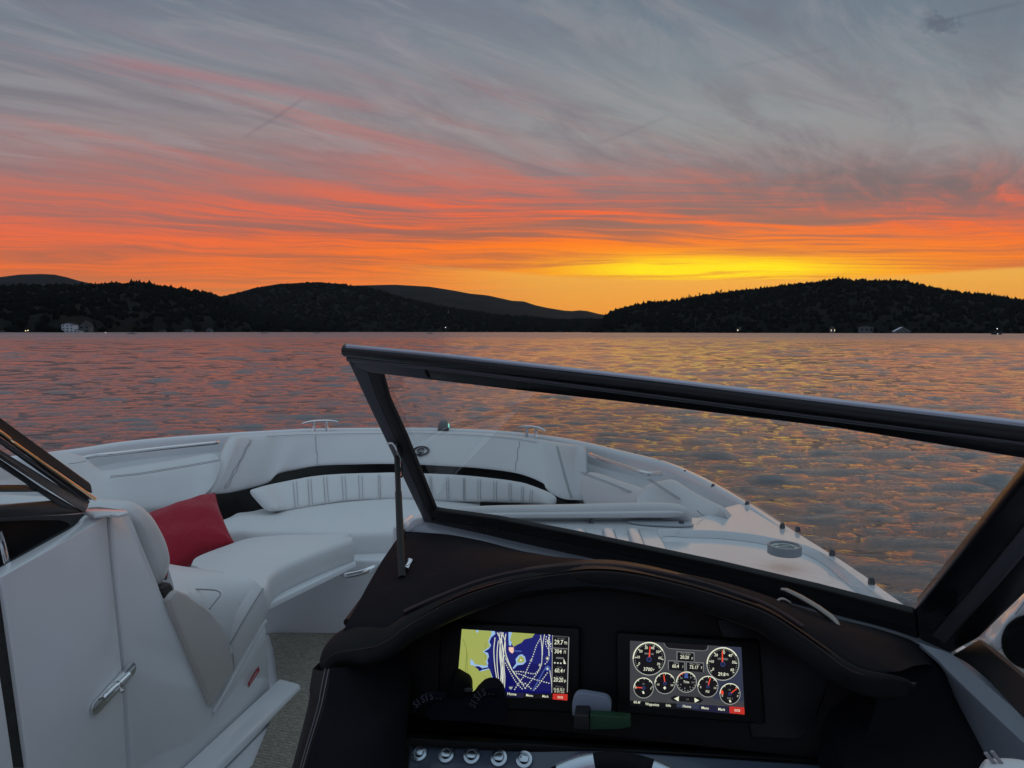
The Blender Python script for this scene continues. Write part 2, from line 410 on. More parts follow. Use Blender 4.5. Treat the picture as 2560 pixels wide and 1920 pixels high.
# ------------------------------------------------------------------ water
def water():
    rr = np.concatenate([np.geomspace(.9,4,100)[:-1], np.geomspace(4,420,1000)[:-1], np.geomspace(420,16000,110)]); nr = len(rr)
    fr = np.linspace(R(-44), R(44), 520); ot = np.linspace(R(44), R(316), 74)[1:-1]
    an = np.concatenate([fr, ot]); na = len(an)
    Rg, Ag = np.meshgrid(rr, an, indexing='ij')
    X = Rg*np.sin(Ag); Y = Rg*np.cos(Ag); Zz = np.zeros_like(X); DX = np.zeros_like(X); DY = np.zeros_like(X)
    cell = Rg*np.where(Rg < 420, .0050, .035)*1.25
    g = np.random.default_rng(3)
    NW = 190
    for i in range(NW):
        lam = 0.17*(2.4/0.17)**(g.random()**1.05) if i < 140 else 2.2*(9/2.2)**g.random()
        th = (R(-10) if g.random() < .7 else R(14))+g.normal()*R(23)
        k = 2*math.pi/lam; ph = g.random()*6.283
        amp = 0.0138*lam**.97*(1 if lam < .7 else .62 if lam < 2.4 else .42)*(.6+.8*g.random())*.26
        att = np.clip((lam/(cell*2.2)-1), 0, 1)
        att = att*(np.clip(Rg/40, .40, 1.9) if lam > 2.2 else np.clip(Rg/22, .62, 1.55) if lam > .8 else 1.12)
        # gusts: patches of calmer and rougher water
        kx, ky = k*math.sin(th), k*math.cos(th)
        p = kx*X+ky*Y+ph
        Zz += amp*att*np.cos(p); DX -= .45*amp*att*math.sin(th)*np.sin(p); DY -= .45*amp*att*math.cos(th)*np.sin(p)
    gust = .78+.22*np.sin(X*.11+1.3*np.sin(Y*.05))*np.sin(Y*.07+np.sin(X*.04))
    Zz *= gust; X = X+DX; Y = Y+DY
    # wakes of the far boats: low ridges spreading from each stern
    for (bx, by, dirx, diry, L) in WAKES:
        rx, ry = X-bx, Y-by; al = rx*dirx+ry*diry; ac = rx*diry-ry*dirx
        m = (al > 0) & (al < L)
        for s in (-1, 1):
            d = ac-s*al*.16
            Zz += np.where(m, .22*np.exp(-(d/(1.6+al*.012))**2)*np.exp(-al/(L*.5)), 0)
    V = np.stack([X, Y, Zz], -1).reshape(-1, 3)
    i, j = np.meshgrid(np.arange(nr-1), np.arange(na), indexing='ij'); j2 = (j+1) % na
    F = np.stack([i*na+j, (i+1)*na+j, (i+1)*na+j2, i*na+j2], -1).reshape(-1, 4)[:, ::-1]
    me = bpy.data.meshes.new('water'); me.vertices.add(len(V)); me.vertices.foreach_set('co', V.ravel())
    me.loops.add(F.size); me.loops.foreach_set('vertex_index', F.ravel().astype(np.int32))
    me.polygons.add(len(F)); me.polygons.foreach_set('loop_start', np.arange(0, F.size, 4, dtype=np.int32))
    me.polygons.foreach_set('use_smooth', np.ones(len(F), bool)); me.update(); me.validate()
    m = bpy.data.materials.new('lake_water'); m.use_nodes = True; nt = m.node_tree; b = nt.nodes['Principled BSDF']
    b.inputs['Base Color'].default_value = (.026,.042,.056,1); b.inputs['Roughness'].default_value = .07; b.inputs['IOR'].default_value = 2.5
    tc = nt.nodes.new('ShaderNodeTexCoord')
    def mp(s, rot):
        q = nt.nodes.new('ShaderNodeMapping'); nt.links.new(tc.outputs['Object'], q.inputs[0]); q.inputs['Scale'].default_value = s; q.inputs['Rotation'].default_value = (0,0,rot); return q.outputs[0]
    a = gnoise(nt, mp((.42,1.7,1), R(16)), 3.6, 6, .62, .4)
    c = gnoise(nt, mp((1.0,2.2,1), R(-12)), 11.0, 4, .6, .3)
    ln = nt.nodes.new('ShaderNodeVectorMath'); ln.operation = 'LENGTH'; nt.links.new(tc.outputs['Object'], ln.inputs[0])
    rg = G(nt, ln.outputs['Value']).sstep(15.0, 300.0)*.25+.05; nt.links.new(rg.k, b.inputs['Roughness'])
    e_ = gnoise(nt, mp((.5,1.1,1), R(8)), .9, 3, .6, .5)
    far = G(nt, ln.outputs['Value']).sstep(12.0, 120.0)
    hgt = a*1.0+c*.20+e_*far*7.0
    bn = nt.nodes.new('ShaderNodeBump'); bn.inputs['Strength'].default_value = 1.0; bn.inputs['Distance'].default_value = .088
    nt.links.new(hgt.k, bn.inputs['Height']); nt.links.new(bn.outputs[0], b.inputs['Normal'])
    o = link('water', me, m); tag(o, kind='structure')
WAKES = []
def wk(x, y, dx, L): 
    p = P(x, y, h=CAMZ); WAKES.append((p.x, p.y, dx, .12, L))

# ------------------------------------------------------------------ hills
CLEAR = [(148,230),(318,340),(393,412),(450,480),(512,532)]
def hillmat(name, c):
    return mat(name, c, .95, spec=.1, var=.35, vscale=.02)
def fbm1(x, seed, base=.003, oct=5):
    g = np.random.default_rng(seed); v = 0
    for o in range(oct): v = v+np.sin(x*base*2.1**o*6.28+g.random()*6.28)/1.8**o
    return v
def hill(name, prof, ds, dr, m, pw=.75, seed=1, canopy=0, csize=8, forest=None, rough=1.0, nx=420, spiky=0.):
    """prof: skyline pixels; ds(x): distance of the shore, dr: distance of the ridge"""
    xs = np.linspace(prof[0][0], prof[-1][0], nx)
    py = np.interp(xs, [p[0] for p in prof], [p[1] for p in prof])
    base = np.array([P(x, y, d=dr) for x, y in zip(xs, py)])
    nz = 26; rows = []
    sd = np.array([ds(x) for x in xs])
    dirs = np.array([ray(x, 829) for x in xs]); dirs[:, 2] = 0; dirs /= dirs[:, 1:2]
    H = np.maximum(base[:, 2], 2.0)
    T = np.concatenate([np.linspace(0, 1, nz), 1+np.linspace(0, 1, 10)[1:]])
    pts = np.zeros((len(T), nx, 3))
    for i, t in enumerate(T):
        if t <= 1: d = sd+(dr-sd)*t; z = H*(t**pw)*(1-.0*t) 
        else: d = dr+(t-1)*dr*.8; z = H*(1-(t-1))**1.3
        env = min(t*4, 1)*(0 if t == 1 else 1)*min(1, abs(t-1)*6)
        z = z+rough*env*H*.05*(fbm1(xs+d*.6, seed)+fbm1(xs*1.7-d, seed+9))*.6
        if t == 0: z = z*0-2
        pts[i, :, 0] = dirs[:, 0]*d; pts[i, :, 1] = d; pts[i, :, 2] = z
    # one dark bank right at the water's edge
    V = pts.reshape(-1, 3); K = len(T)
    F = [(i*nx+k, i*nx+k+1, (i+1)*nx+k+1, (i+1)*nx+k) for i in range(K-1) for k in range(nx-1)]
    me = mesh([tuple(v) for v in V], F); o = link(name, me, m, None, 180); tag(o, kind='structure')
    if canopy:
        g = np.random.default_rng(seed+50)
        # crown shapes: jittered little blobs
        bm = bmesh.new(); bmesh.ops.create_icosphere(bm, subdivisions=1, radius=1); bv = np.array([v.co[:] for v in bm.verts]); bf = np.array([[v.index for v in f.verts] for f in bm.faces]); bm.free()
        tt = np.concatenate([g.random(int(canopy*.72)), 1-.10*g.random(canopy-int(canopy*.72))])
        cx = g.random(canopy)*(nx-2)
        ti = tt*(nz-1); i0 = np.minimum(ti.astype(int), nz-2); f = (ti-i0)[:, None]
        j0 = cx.astype(int); e = (cx-j0)[:, None]
        pos = (pts[i0, j0]*(1-e)+pts[i0, j0+1]*e)*(1-f)+(pts[i0+1, j0]*(1-e)+pts[i0+1, j0+1]*e)*f
        s = csize*(.55+.8*g.random(canopy))
        pos[:, 2] = np.maximum(pos[:, 2], 1)+s*.10
        sk = (g.random(canopy) < spiky)
        px_ = 1280+FPX*pos[:, 0]/pos[:, 1]
        for (x0, x1) in CLEAR: s = np.where((px_ > x0) & (px_ < x1) & (tt < .07), .01, s)
        sc = np.stack([s*np.where(sk, .40, .62), s*np.where(sk, .40, .62), s*np.where(sk, 1.05, .5+.45*g.random(canopy)**2)], -1)
        Vb = bv[None]*sc[:, None, :]*(1+.38*(g.random((canopy, len(bv), 3))-.5))+pos[:, None, :]
        Fb = (bf[None]+(np.arange(canopy)*len(bv))[:, None, None]).reshape(-1, 3)
        me = bpy.data.meshes.new(forest); Vb = Vb.reshape(-1, 3)
        me.vertices.add(len(Vb)); me.vertices.foreach_set('co', Vb.ravel()); me.loops.add(Fb.size); me.loops.foreach_set('vertex_index', Fb.ravel().astype(np.int32))
        me.polygons.add(len(Fb)); me.polygons.foreach_set('loop_start', np.arange(0, Fb.size, 3, dtype=np.int32)); me.update()
        fo = link('forest', me, FOREST); tag(fo, FLAB[forest], 'forest', kind='stuff')
    return pts, xs
FOREST = mat('forest_canopy', (.005,.0065,.0045), .95, spec=.02, var=.55, vscale=.03)
HB = hillmat('hill_woods', (.006,.0075,.0055))
FLAB = dict(lf='dark woods covering the low hill on the left shore', rt='dark woods covering the hill on the right shore', md='dim woods covering the broad hill in the middle')
def prof(*a): return [Z(r, x, y) for (r, x, y) in a]
far_left = [(-900,720)]+prof((21,0,150),(21,200,125),(21,380,120),(21,490,125),(21,600,150),(21,700,180),(21,830,208),(21,950,200),(21,1150,205),(21,1260,235),(21,1500,300),(21,1900,420))
hill('hill', far_left, lambda x: 4200, 5200, HB, seed=2, rough=.3)
far_mid = prof((21,1500,420),(21,1900,326),(21,2000,300),(21,2212,240),(22,200,207),(22,550,190),(22,700,205),(22,800,222),(22,1200,213),(22,1500,230),(22,1700,262),(22,1850,290),(22,2000,305),(22,2212,352),(23,100,357),(23,200,390),(23,300,412),(23,450,437),(23,520,441),(23,580,434),(23,650,441),(23,750,466),(23,850,480),(23,1300,560),(23,2000,620))
hill('hill', far_mid, lambda x: 3000, 4300, HB, seed=5, rough=.25)
mid = prof((21,1000,500),(21,1600,420),(21,1900,335),(21,2212,262),(22,200,222),(22,550,205),(22,800,230),(22,1000,248),(22,1150,300),(22,1300,345),(22,1500,390),(22,1700,430),(22,2000,470),(22,2212,500),(23,100,495),(23,300,520),(23,500,530),(23,700,520),(23,900,560))
hill('hill', mid, lambda x: 2100, 2700, HB, seed=8, rough=.4, canopy=6500, csize=10, forest='md')
near_left = [(-900,735)]+prof((21,0,252),(21,200,246),(21,400,255),(21,600,245),(21,750,240),(21,900,232),(21,1000,230),(21,1200,222),(21,1300,234),(21,1450,252),(21,1600,277),(21,1750,297),(21,1870,330),(21,2000,400),(21,2212,470),(22,200,520),(22,500,560),(22,800,600))
LPX = hill('hill', near_left, lambda x: 800+max(0, x-150)*1.1, 1650, HB, pw=.6, seed=11, canopy=6500, csize=9, forest='lf', spiky=.15)
right = prof((23,700,634),(23,745,600),(23,765,560),(23,800,510),(23,850,475),(23,900,452),(23,1000,425),(23,1100,402),(23,1200,388),(23,1300,386),(23,1440,368),(23,1600,328),(23,1750,308),(23,1900,288),(23,2100,276),(24,0,262),(24,200,232),(24,450,203),(24,600,186),(24,800,190),(24,1000,196),(24,1200,216),(24,1400,256),(24,1550,284),(24,1700,304),(24,1900,324),(24,2100,354),(24,2212,378))+[(2900,800),(3500,826)]
RP, RXS = hill('hill', right, lambda x: 1500-max(0, x-2000)*.35, 2050, HB, pw=.62, seed=14, canopy=9000, csize=9, forest='rt', spiky=.45)

# ------------------------------------------------------------------ pines standing out on the skylines
BARK = mat('pine_bark', (.020,.015,.012), .9); NEED = mat('pine_needles', (.007,.010,.006), .9, var=.4, vscale=.4)
def pine(seed, kind):
    g = random.Random(seed); o = empty('pine_tree')
    V, F = tube_geo([(0,0,-3),(0,0,0),(.1*g.uniform(-1,1),0,6),(.3*g.uniform(-1,1),.1,11.5)], [.32,.30,.2,.06], 6); link('trunk', mesh(V, F), BARK, o)
    bm = bmesh.new(); bmesh.ops.create_icosphere(bm, subdivisions=1, radius=1); bv = [v.co.copy() for v in bm.verts]; bf = [tuple(v.index for v in f.verts) for f in bm.faces]; bm.free()
    parts = []
    n = 26 if kind < 2 else 20
    for i in range(n):
        t = i/(n-1)
        if kind == 0: z = 1.5+10.3*t; rr = 2.6*(1-t)**.8+.3                  # spire
        elif kind == 1: z = 3.5+8*t; rr = 2.4*math.sin(math.pi*min(1, t*.8+.25))*g.uniform(.5, 1.2)   # ragged white pine
        else: z = 7+5*t; rr = 2.1*math.sin(math.pi*(t*.8+.15))               # tall bare stem, tufted top
        a = g.uniform(0, 6.28); q = g.uniform(.35, 1)*rr
        c = Vector((math.cos(a)*q, math.sin(a)*q, z+g.uniform(-.3, .3))); s = g.uniform(.5, .95)*(.9 if kind else 1-.4*t)
        parts.append(([c+Vector((v.x*s*1.25*g.uniform(.7,1.25), v.y*s*1.25*g.uniform(.7,1.25), v.z*s*.55*g.uniform(.7,1.3))) for v in bv], bf))
        if q > .9: parts.append(tube_geo([(0,0,z-.5), c], [.08,.04], 4))
    V, F = join_geo(parts); link('crown', mesh(V, F), NEED, o); return o
def copy_tree(o, parent=None):
    c = o.copy(); col.objects.link(c); c.parent = parent
    for ch in list(o.children): copy_tree(ch, c)
    return c
PROTO = [pine(i*7+1, i % 3) for i in range(6)]; used = set()
def plant(q, pts, xs, sink, label, group, hmin=8):
    x, y = Z(*q); j = min(range(len(xs)), key=lambda i: abs(xs[i]-x)); base = Vector(pts[25, j]); top = P(x, y, d=base.y)
    H = max(hmin, top.z-(base.z-sink)); k = (int(x*13) % 6)
    o = PROTO[k] if k not in used else copy_tree(PROTO[k])
    if k not in used: used.add(k)
    o.location = (top.x, base.y, top.z-H); s = H/12.3; o.scale = (s*(.8+(int(x) % 5)*.12), s, s); o.rotation_euler = (0, 0, x); tag(o, label, 'tree', group)
rt_l = [(23,x,y) for x, y in ((845,462),(890,428),(940,430),(985,403),(1005,408),(1070,383),(1118,372),(1145,380),(1190,362),(1235,342),(1255,352),(1440,345),(1480,316),(1530,298),(1620,282),(1650,288),(1690,292),(1770,262),(1808,252),(1870,252),(1930,258),(1990,248),(2050,258),(2130,252),(2190,240))]+[(24,x,y) for x, y in ((22,228),(75,232),(110,222),(180,210),(210,212),(300,207),(395,182),(445,172),(487,155),(530,178),(580,152),(610,142),(650,152),(700,150),(768,162),(812,168),(840,176),(960,176),(980,178),(1020,183),(1058,180),(1130,203),(1210,210),(1250,206),(1285,213),(1340,232),(1410,243),(1470,250),(1520,266),(1700,292),(1880,306),(1960,323),(2020,333),(2090,341),(2120,347),(2165,356))]
for q in rt_l: plant(q, RP, RXS, 8, 'dark pine on the skyline of the right-hand wooded hill', 'pines on the skyline of the right-hand hill')
for q in ((21,1290,224),(21,1470,238),(21,1485,230),(21,1512,244),(21,1535,241),(21,1560,244),(21,1582,252),(21,1765,290),(21,1825,298),(21,1850,306)):
    plant(q, LPX[0], LPX[1], 6, 'dark pine on the crest of the low left-hand hill', 'pines on the crest of the left-hand hill', 5)

# ------------------------------------------------------------------ houses, boathouses and boats along the far shores
WD = mat('white_clapboard', (.55,.58,.62), .7); GD = mat('grey_clapboard', (.10,.105,.11), .8); RF = mat('dark_roof_shingle', (.018,.018,.020), .85); WN = mat('dark_window_glass', (.01,.011,.014), .2)
LW = mat('warm_lamp', (.1,.1,.1), .4, emit=(1,.82,.5), est=1.6); LC = mat('white_lamp', (.1,.1,.1), .4, emit=(1,1,1), est=5.)
def house(name, x0, x1, yt, yb, d, m, label, cat, cols=2, rows=2, gable=.3, group=None, rf=RF, lights=0, depth=8):
    b0, b1 = P(x0, yb, d=d), P(x1, yb, d=d); top = P(x0, yt, d=d).z; w = b1.x-b0.x; z0 = min(b0.z, .6); H = top-z0; e_ = z0+H*(1-gable)
    o = empty(name, ((b0.x+b1.x)/2, d, z0)); tag(o, label, cat, group)
    V = [Vector((b0.x+sx*w, d+sy*depth, z)) for sy in (0,1) for sx, z in ((0,z0-2),(1,z0-2),(1,e_),(.5,top-.3),(0,e_))]
    F = [(0,1,2,3,4),(9,8,7,6,5),(0,5,6,1),(1,6,7,2),(4,9,5,0),(2,7,8,3),(3,8,9,4)]; link('wall', mesh(V, F), m, o)
    r = []
    for s in (-1, 1):
        c0 = Vector(((b0.x+b1.x)/2, d-.5, top)); c1 = Vector(((b0.x+b1.x)/2+s*(w*.5+.6), d-.5, e_-.25)); r.append(prism_geo([c0, c1, c1+UP_*.35, c0+UP_*.35], (0,depth+1,0)))
    V, F = join_geo(r); link('roof', mesh(V, F), rf, o)
    for i in range(cols):
        for j in range(rows):
            cx = b0.x+w*(i+.5)/cols; cz = z0+(e_-z0)*(j+.55)/rows; ww = w/cols*.42; hh = (e_-z0)/rows*.36; lit_ = lights and (i*7+j*3) % 3 == 0
            q = [Vector((cx+a*ww*.5, d-.06, cz+b*hh*.5)) for a, b in ((-1,-1),(1,-1),(1,1),(-1,1))]
            link('window', mesh(*prism_geo(q, (0,-.05,0))), LW if lit_ else WN, o)
    return o
UP_ = Vector((0,0,1))
H_ = lambda *a, **k: house(*a, **k)
H_('lake_house', 154, 184, 807.5, 831.5, 816, WD, 'white three-storey lakeside house with dark windows, brightest building on the left shore', 'house', 3, 3, .16, depth=9)
H_('house_wing', 184.5, 200, 824, 832, 818, WD, 'low white annex beside the three-storey lakeside house', 'house', 2, 1, .3, depth=6)
H_('gabled_house', 197, 224, 803, 832, 850, GD, 'dim grey gabled house right of the white lakeside house', 'house', 2, 2, .4)
H_('shore_cabin', 0, 8, 826, 833, 800, GD, 'small grey cabin at the extreme left end of the shore', 'cabin', 1, 1, .4)
H_('boathouse', 395, 410, 826, 831.5, 1070, GD, 'low grey boathouse on the left shore beside the moored pale boat', 'boathouse', 2, 1, .3)
H_('white_cottage', 455, 480, 823, 831.5, 1140, mat('pale_siding', (.20,.21,.23), .8), 'pale cottage with open porch on the left shore below the hill notch', 'cottage', 2, 1, .35)
H_('small_boathouse', 516, 528, 820, 831.5, 1200, mat('pale_siding2', (.15,.155,.17), .8), 'small pale boathouse at the foot of the left hill, right of the cottage', 'boathouse', 1, 1, .4)
H_('hill_house', 1118, 1124, 774, 779, 2420, mat('pale_siding3', (.16,.16,.17), .8), 'faint pale house high on the slope of the middle hill', 'house', 1, 1, .3)
for i, (a, b, c_, d_) in enumerate(((925,937,811,816),(958,966,811,816))): H_('slope_house', a, b, c_, d_, 2160, mat('pale_siding4', (.10,.10,.11), .8), ('faint grey house low on the middle hill, left of a similar one', 'faint grey house low on the middle hill, right of a similar one')[i], 'house', 1, 1, .4)
H_('lit_cottage', 1842, 1864, 817, 823, 1505, GD, 'dark cottage with small lit windows on the shore of the right-hand hill', 'cottage', 4, 1, .3, lights=1)
H_('lit_cabin', 2077, 2088, 816, 822, 1468, GD, 'tiny cabin with two lit windows on the right-hand shore', 'cabin', 4, 1, .3, lights=1)
H_('flat_boathouse', 2150, 2184, 815, 822, 1440, GD, 'long low grey boathouse on the right-hand shore', 'boathouse', 3, 1, .15)
H_('tent_roof_boathouse', 2236, 2276, 818, 825, 1405, GD, 'boathouse with a wide pale roof on the right-hand shore near the cruiser', 'boathouse', 2, 1, .75, rf=WD)
def lamp(x, y, d, m, label, r=.35):
    p = P(x, y, d=d); o = empty('shore_lamp', (p.x, p.y, p.z)); tag(o, label, 'lamp')
    V, F = tube_geo([p-UP_*4, p], [.08,.06], 6); link('post', mesh(V, F), RF, o)
    bm = bmesh.new(); bmesh.ops.create_icosphere(bm, subdivisions=2, radius=r, matrix=Matrix.Translation(p)); me = bpy.data.meshes.new('m'); bm.to_mesh(me); bm.free(); link('globe', me, m, o)
lamp(64, 827, 790, LW, 'left of the two warm lamps on the left shore', .5); lamp(70, 826, 792, LW, 'right of the two warm lamps on the left shore', .5)
lamp(1114, 818.7, 2050, LC, 'single white lamp at the foot of the middle hill', .75)
lamp(264, 831, 800, LC, 'white lamp at the waterline between the gabled house and the moored boat', .25)
HULLD = mat('dark_hull', (.020,.022,.030), .4); HULLW = mat('pale_hull', (.50,.46,.42), .4); CAN = mat('canvas_top', (.02,.02,.02), .8)
def small_boat(x, yw, L, m, label, face=1, cabin=0, name='motorboat_afar', person=True):
    p = P(x, yw, h=CAMZ); o = empty(name, (p.x, p.y, 0)); tag(o, label, 'boat'); c = Vector((p.x, p.y, 0)); n = 14; rows = []
    for zf, wf_ in [(q*(1.6 if cabin else 1), w_) for q, w_ in ((-.3,.35),(.25,.75),(.9,1.),(1.0,.93),(.85,.8))]:
        r = []
        for i in range(n*2):
            t = i/(2*n-1)*2*math.pi; xx = math.cos(t); w = .36*math.sin(t)*(1 if xx < .1 else (1-((xx-.1)/.95)**2)**.6 if xx < 1.04 else 0)
            r.append(c+Vector((face*xx*L*.5*(.9+.1*wf_), w*L*.42*wf_*1.6, zf*L*.13*(1+.25*max(0, xx)))))
        r.append(r[0]); rows.append(r)
    rows.append([sum(rows[-1][:-1], Vector())/(2*n)]*(2*n+1)); loft('hull', rows, m, o, smooth=60)
    g = prism_geo([c+Vector((face*a*L, -.10*L, b*L)) for a, b in ((-.02,.11),(.16,.12),(.06,.23),(.02,.23))], (0,.2*L,0)); link('windscreen', mesh(*g), CAN if cabin else WN, o)
    if cabin:
        g = join_geo([prism_geo([c+Vector((face*a*L, -.16*L, b*L)) for a, b in ((-.42,.36),(.12,.38),(.10,.42),(-.40,.41))], (0,.32*L,0))]+[tube_geo([c+Vector((face*a*L, s*.14*L, .12*L)), c+Vector((face*a*L, s*.14*L, .37*L))], [.05,.05], 6) for a in (-.38,.08) for s in (-1,1)]); link('canopy', mesh(*g), CAN, o)
        g = prism_geo([c+Vector((face*a*L, -.12*L, b*L)) for a, b in ((-.40,.10),(.14,.10),(.10,.34),(-.36,.34))], (0,.24*L,0)); link('cabin', mesh(*g), HULLD, o)
        link('mast', mesh(*tube_geo([c+Vector((-.05*L*face,0,.41*L)), c+Vector((-.05*L*face,0,.52*L))], [.04,.04], 6)), CAN, o)
        for (px_, py_, pz, r, mm, nm) in ((-.05,0,.54,.026,LC,'mast_light'),(.02,-.22,.07,.022,mat('green_white_lamp', (.1,.1,.1), .4, emit=(.75,1,.9), est=4.),'side_light')):
            bm = bmesh.new(); bmesh.ops.create_icosphere(bm, subdivisions=2, radius=r*L, matrix=Matrix.Translation(c+Vector((px_*L*face, py_*L, pz*L)))); me = bpy.data.meshes.new('m'); bm.to_mesh(me); bm.free(); link(nm, me, mm, o)
    return o
small_boat(2491, 836.5, 8.8, HULLD, 'dark cruiser with white masthead light and green side light near the right shore', -1, 1)
small_boat(1075, 834.3, 6.0, HULLW, 'small open speedboat crossing far off before the middle hill, trailing a wake', 1)
small_boat(330, 835.5, 5.5, HULLW, 'pale moored motorboat lying off the left shore', 1)
small_boat(792, 833.2, 6.5, HULLW, 'tiny pale boat on the water at the foot of the middle hill', -1)
small_boat(661, 833.6, 6.0, HULLW, 'tiny boat close under the dark left shore, left of the middle hill boat', 1)
def haze():
    V, F = box_geo((0, 3000, 89), 13000, 9000, 190)
    V = [Vector((v.x, v.y, -6 if v.z < 0 else 430)) for v in V]
    m = bpy.data.materials.new('evening_haze'); m.use_nodes = True; nt = m.node_tree; nt.nodes.clear()
    pv = nt.nodes.new('ShaderNodeVolumePrincipled'); pv.inputs['Color'].default_value = (.72,.78,.95,1); pv.inputs['Density'].default_value = HZ
    o = nt.nodes.new('ShaderNodeOutputMaterial'); nt.links.new(pv.outputs[0], o.inputs['Volume'])
    tag(link('haze', mesh(V, F), m), kind='stuff')
HZ = 1.3e-5
# ================================================================== the boat we ride in
BOAT = empty('motorboat', P(1100, 1300, h=.97)); tag(BOAT, 'white bow-rider motorboat seen from its helm, with pale vinyl bow seats and black dashboard', 'motorboat')
WL['motorboat'] = BOAT.location.copy()
H0 = .45                                      # gunwale, below the eye
FLOOR = CAMZ-.97
hd = Vector((math.sin(TH), math.cos(TH), 0)); rt = Vector((math.cos(TH), -math.sin(TH), 0)); UP = Vector((0,0,1))
def ZL(r, pts, **k): return [ZP(r, x, y, **k) for x, y in pts]
def flat(r, pts, h): return [ZP(r, x, y, h=h) for x, y in pts]

# ---- hull and gunwale ------------------------------------------------------
outer = ([Vector((-3.2, -3.0, CAMZ-H0)), Vector((-2.9, -.6, CAMZ-H0)), Vector((-2.42, 1.35, CAMZ-H0)), Vector((-2.08, 2.2, CAMZ-H0))]
         + flat(1, [(420,424),(900,352),(1500,296),(2212,252)], H0) + flat(3, [(900,240),(1450,234)], H0)
         + flat(4, [(0,236),(500,258),(900,300),(1180,345)], H0) + flat(4, [(1500,420),(1900,520)], H0)
         + flat(5, [(230,520),(400,606),(560,698),(760,832),(1000,985),(1200,1118),(1510,1352)], H0)
         + [Vector((.66, .62, CAMZ-H0)), Vector((.62, .2, CAMZ-H0)), Vector((.40, -1.0, CAMZ-H0)), Vector((.1, -3.0, CAMZ-H0))])
NO = 150
OUT = resamp(outer, NO)
def inward(i):
    t = OUT[min(i+1, NO-1)]-OUT[max(i-1, 0)]; t.z = 0; t.normalize(); return Vector((t.y, -t.x, 0))
def off(i, d, dz): return OUT[i]+inward(i)*d+Vector((0,0,dz))
secs = [(.035,.004),(.026,.0025),(.014,-.0005),(.004,-.005),(-.001,-.011),(-.003,-.03),(.004,-.06),(.03,-.25),(.07,-.50),(.20,-1.0),(.42,-1.45)]
# gunwale cap width: narrow round the bow, wide where the deck lies ahead of the helm windshield
loft('hull', [[off(i, d, dz) for i in range(NO)] for d, dz in secs], mat('hull_gelcoat', (.76,.77,.78), .12, coat=.9, var=.03), BOAT, smooth=60)
prof_c = [(.030,.0035),(.036,.010),(.046,.016),(.060,.016),(.070,.010),(.074,-.004),(.080,-.06)]
iL = 0; iR = max(range(NO), key=lambda i: -((OUT[i]-ZP(5,470,640,h=H0)).length))
loft('gunwale', [[off(i, .034+(d-.034)*min(1, (iR+5-i)/7), .002+(dz-.002)*min(1, max(0, (iR+5-i)/7))) for i in range(iL, iR+6)] for d, dz in prof_c], GEL, BOAT, smooth=60)
tubes('rub_rail', [[off(i, -.012, -.085) for i in range(NO)]], .014, RUB, BOAT, seg=8)

# ---- starboard fore deck with its moulded channel, steps and hatch ----------------
HD = H0-.004
rimc = Z(5, 384, 668)
deckL = [Z(4, 400, 932)]
front = [Z(3,1690,905),(1052,1290)]+[Z(4,400,932), Z(4,1200,930), Z(4,2040,930), Z(4,2120,915), Z(5,160,748), Z(5,215,725), Z(5,300,690), Z(5,384,668)]
dk_front = [P(x, y, h=HD) for x, y in [Z(3,1760,975)]]+[P(x, y, h=HD) for x, y in front[2:]]
aft = [off(i, max(.012, .032-.0025*(i-iR)), .0) for i in range(iR, NO-12) if OUT[i].y > .80]; aft = [Vector((p.x, p.y, CAMZ-HD)) for p in aft]
grv = [P(x, y, h=HD) for x, y in [Z(4,1800,1215),Z(4,1762,1130),Z(4,1715,1050),Z(4,1726,1028),Z(4,1760,1020),Z(4,1900,1018),Z(5,0,834),Z(5,250,842),Z(5,450,862),Z(5,600,889),Z(5,780,928),Z(5,900,976),Z(5,1000,1038),Z(5,1100,1120),Z(5,1250,1232),Z(5,1390,1341)]]
gr = resamp(grv, 90); ge = (gr[-1]-gr[-2]).normalized(); gs = (gr[0]-gr[1]).normalized()
gr = [gr[0]+gs*.25, gr[0]+gs*.12]+gr+[gr[-1]+ge*.08, gr[-1]+ge*.13]
deckpoly = dk_front + aft + gr[::-1] + [Vector((-.16,1.45,CAMZ-HD))]
_unused = dk_front + aft + [Vector((.36,.0,CAMZ-HD)), Vector((.50,.60,CAMZ-HD)), Vector((.40, 1.02, CAMZ-HD)), Vector((-.02,1.36,CAMZ-HD)), Vector((-.16,1.45,CAMZ-HD))]
deck = prism('foredeck', deckpoly, (0,0,-.013), GEL, BOAT, 0)
ch = [Z(5,-90,1060), Z(5,-60,985), Z(5,-52,900), Z(5,-20,845)]
def ribbon(pts, w, dz=0, ref=None):
    L, Rr = [], []
    for i, p in enumerate(pts):
        t = (pts[min(i+1, len(pts)-1)]-pts[max(i-1, 0)]).normalized(); s = Vector((t.y, -t.x, 0))
        L.append(p+s*w*.5+UP*dz); Rr.append(p-s*w*.5+UP*dz)
    return L, Rr
def raised(name, pts, w, hgt, m, parent):
    rows = []
    for k, z in ((-.5,-.004),(-.42,hgt*.6),(-.25,hgt),(.25,hgt),(.42,hgt*.6),(.5,-.004)):
        rows.append(ribbon(pts, w*2*abs(k) if k else 0, z)[0 if k > 0 else 1])
    return loft(name, rows, m, parent, smooth=60)
inner = []
for i, p in enumerate(gr):
    t = (gr[min(i+1, len(gr)-1)]-gr[max(i-1, 0)]).normalized(); inner.append(p+Vector((t.y, -t.x, 0))*.012-UP*.014)
hx = [p-UP*.0005 for p in inner]
loft('hatch_recess_lip', [[p+UP*.0006 for p in gr], [p.lerp(q, .25)+UP*.0012 for p, q in zip(gr, inner)], [p.lerp(q, .8)-UP*.003 for p, q in zip(gr, inner)], inner], GEL, BOAT, smooth=60)
